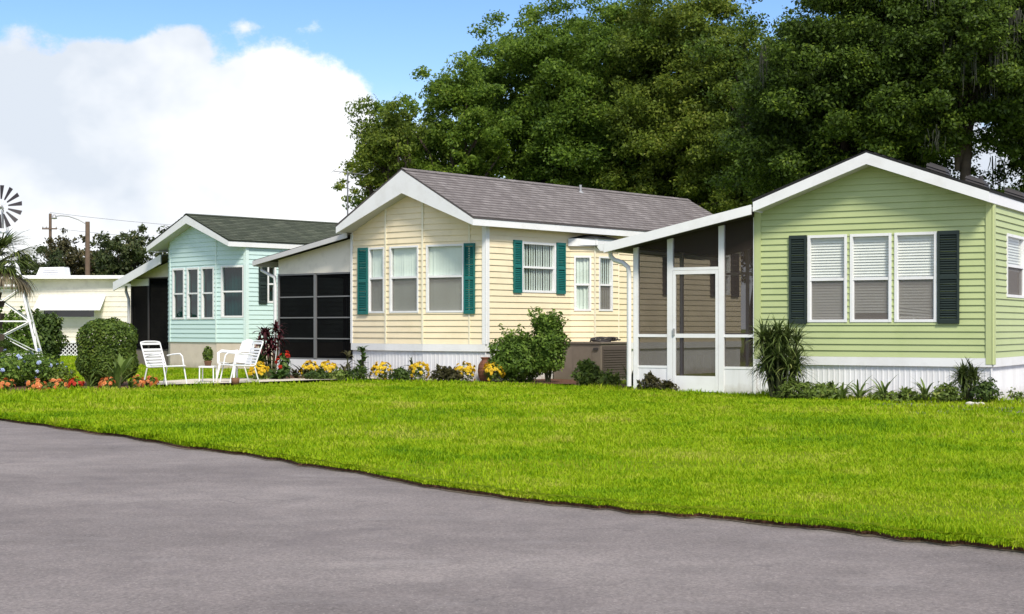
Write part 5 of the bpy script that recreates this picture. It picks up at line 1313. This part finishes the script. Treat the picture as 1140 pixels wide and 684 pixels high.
# ================================================================ SKY, SUN, CAMERA
SUN_EL = math.radians(46); SUN_AZ = math.atan2(.30, -.95)      # bearing of the sun measured from +Y towards +X
W = bpy.data.worlds.new('World'); SC.world = W; W.use_nodes = True
nt = W.node_tree; nt.nodes.clear()
out = N(nt, 'ShaderNodeOutputWorld'); bg = N(nt, 'ShaderNodeBackground'); LK(nt, bg.outputs[0], out.inputs[0])
sky = N(nt, 'ShaderNodeTexSky'); sky.sky_type = 'NISHITA'; sky.sun_disc = False; sky.sun_elevation = SUN_EL; sky.sun_rotation = SUN_AZ
sky.air_density = 1.0; sky.dust_density = .4; sky.ozone_density = 1.5
tc = N(nt, 'ShaderNodeTexCoord'); sep = N(nt, 'ShaderNodeSeparateXYZ'); LK(nt, tc.outputs['Generated'], sep.inputs[0])
dx, dz = sep.outputs[0], sep.outputs[2]
mp = N(nt, 'ShaderNodeMapping'); mp.inputs['Scale'].default_value = (1, 1, 1.25); mp.inputs['Location'].default_value = (.33, .0, .12); LK(nt, tc.outputs['Generated'], mp.inputs[0])
n1 = noise(nt, mp.outputs[0], 9.0, 2, .5); n2 = noise(nt, mp.outputs[0], 26, 7, .66)
vo = N(nt, 'ShaderNodeTexVoronoi', feature='SMOOTH_F1'); vo.inputs['Scale'].default_value = 21; vo.inputs['Smoothness'].default_value = .5; LK(nt, mp.outputs[0], vo.inputs['Vector'])
puff = mathn(nt, 'MULTIPLY', mathn(nt, 'SUBTRACT', .45, vo.outputs['Distance']), .062)
bump = mathn(nt, 'ADD', mathn(nt, 'MULTIPLY', mathn(nt, 'SUBTRACT', n1, .5), .13), mathn(nt, 'MULTIPLY', mathn(nt, 'SUBTRACT', n2, .5), .060))
hx_ = N(nt, 'ShaderNodeMapRange', interpolation_type='SMOOTHSTEP'); LK(nt, dx, hx_.inputs[0])
for i, v_ in zip((1, 2, 3, 4), (-.125, -.015, .184, .075)): hx_.inputs[i].default_value = v_
hr_ = N(nt, 'ShaderNodeMapRange', interpolation_type='SMOOTHSTEP'); LK(nt, dx, hr_.inputs[0])
for i, v_ in zip((1, 2, 3, 4), (.14, .26, 0, .10)): hr_.inputs[i].default_value = v_
hi = mathn(nt, 'ADD', hx_.outputs[0], hr_.outputs[0]); bump = mathn(nt, 'ADD', bump, puff)
dens = mathn(nt, 'SUBTRACT', mathn(nt, 'ADD', mathn(nt, 'SUBTRACT', hi, dz), bump), mathn(nt, 'MULTIPLY', mathn(nt, 'MAXIMUM', mathn(nt, 'SUBTRACT', dz, .190), 0), 2.5))
cm = N(nt, 'ShaderNodeMapRange', interpolation_type='SMOOTHSTEP'); LK(nt, dens, cm.inputs[0])
for i, v_ in zip((1, 2, 3, 4), (-.005, .012, 0, 1)): cm.inputs[i].default_value = v_
# thin low veil, plus unseen overhead cloud added to whiten the fill light
n3 = noise(nt, mp.outputs[0], 4.0, 5, .55)
veil = N(nt, 'ShaderNodeMapRange', interpolation_type='SMOOTHSTEP'); LK(nt, mathn(nt, 'SUBTRACT', mathn(nt, 'ADD', mathn(nt, 'MULTIPLY', n3, .20), .06), dz), veil.inputs[0])
for i, v_ in zip((1, 2, 3, 4), (0, .14, 0, .85)): veil.inputs[i].default_value = v_
hv = N(nt, 'ShaderNodeMapRange', interpolation_type='SMOOTHSTEP'); LK(nt, mathn(nt, 'ADD', dz, mathn(nt, 'MULTIPLY', n3, .15)), hv.inputs[0])
for i, v_ in zip((1, 2, 3, 4), (.32, .55, 0, .72)): hv.inputs[i].default_value = v_
cf = mathn(nt, 'MAXIMUM', mathn(nt, 'MAXIMUM', cm.outputs[0], veil.outputs[0]), hv.outputs[0])
ccol = ramp(nt, noise(nt, mp.outputs[0], 7, 5, .55), [(.38, (.56, .61, .68)), (.54, (.76, .78, .81)), (.70, (1, 1, 1))])
CL = 8.2
cs_ = N(nt, 'ShaderNodeVectorMath', operation='SCALE'); LK(nt, ccol, cs_.inputs[0]); cs_.inputs['Scale'].default_value = CL
sat = N(nt, 'ShaderNodeHueSaturation'); sat.inputs['Hue'].default_value = .514; sat.inputs['Saturation'].default_value = 1.30; sat.inputs['Value'].default_value = 1.08; LK(nt, sky.outputs[0], sat.inputs['Color'])
fin = mixc(nt, cf, sat.outputs[0], cs_.outputs[0])
LK(nt, fin, bg.inputs[0]); bg.inputs[1].default_value = .10

sd = bpy.data.lights.new('sun', 'SUN'); sd.energy = 2.5; sd.angle = math.radians(13); sd.color = (1, .93, .82)
so = bpy.data.objects.new('sun', sd); COL.objects.link(so); so.location = (10, -20, 30)
dirv = Vector((math.sin(SUN_AZ) * math.cos(SUN_EL), math.cos(SUN_AZ) * math.cos(SUN_EL), math.sin(SUN_EL)))
so.rotation_euler = dirv.to_track_quat('Z', 'Y').to_euler()

cd = bpy.data.cameras.new('camera'); co = bpy.data.objects.new('camera', cd); COL.objects.link(co); SC.camera = co
co.location = (0, 0, HC); co.rotation_euler = (math.pi / 2, 0, 0)
cd.sensor_width = 36; cd.lens = F / 1140 * 36; cd.shift_y = (HY - 342) / 1140; cd.clip_end = 3000; cd.clip_start = .1
SC.view_settings.view_transform = 'Standard'; SC.view_settings.look = 'None'; SC.view_settings.gamma = 1; SC.view_settings.exposure = .74
SC.cycles.max_bounces = 6; SC.cycles.transparent_max_bounces = 12; SC.cycles.diffuse_bounces = 3; SC.cycles.glossy_bounces = 2
SC.cycles.use_denoising = True
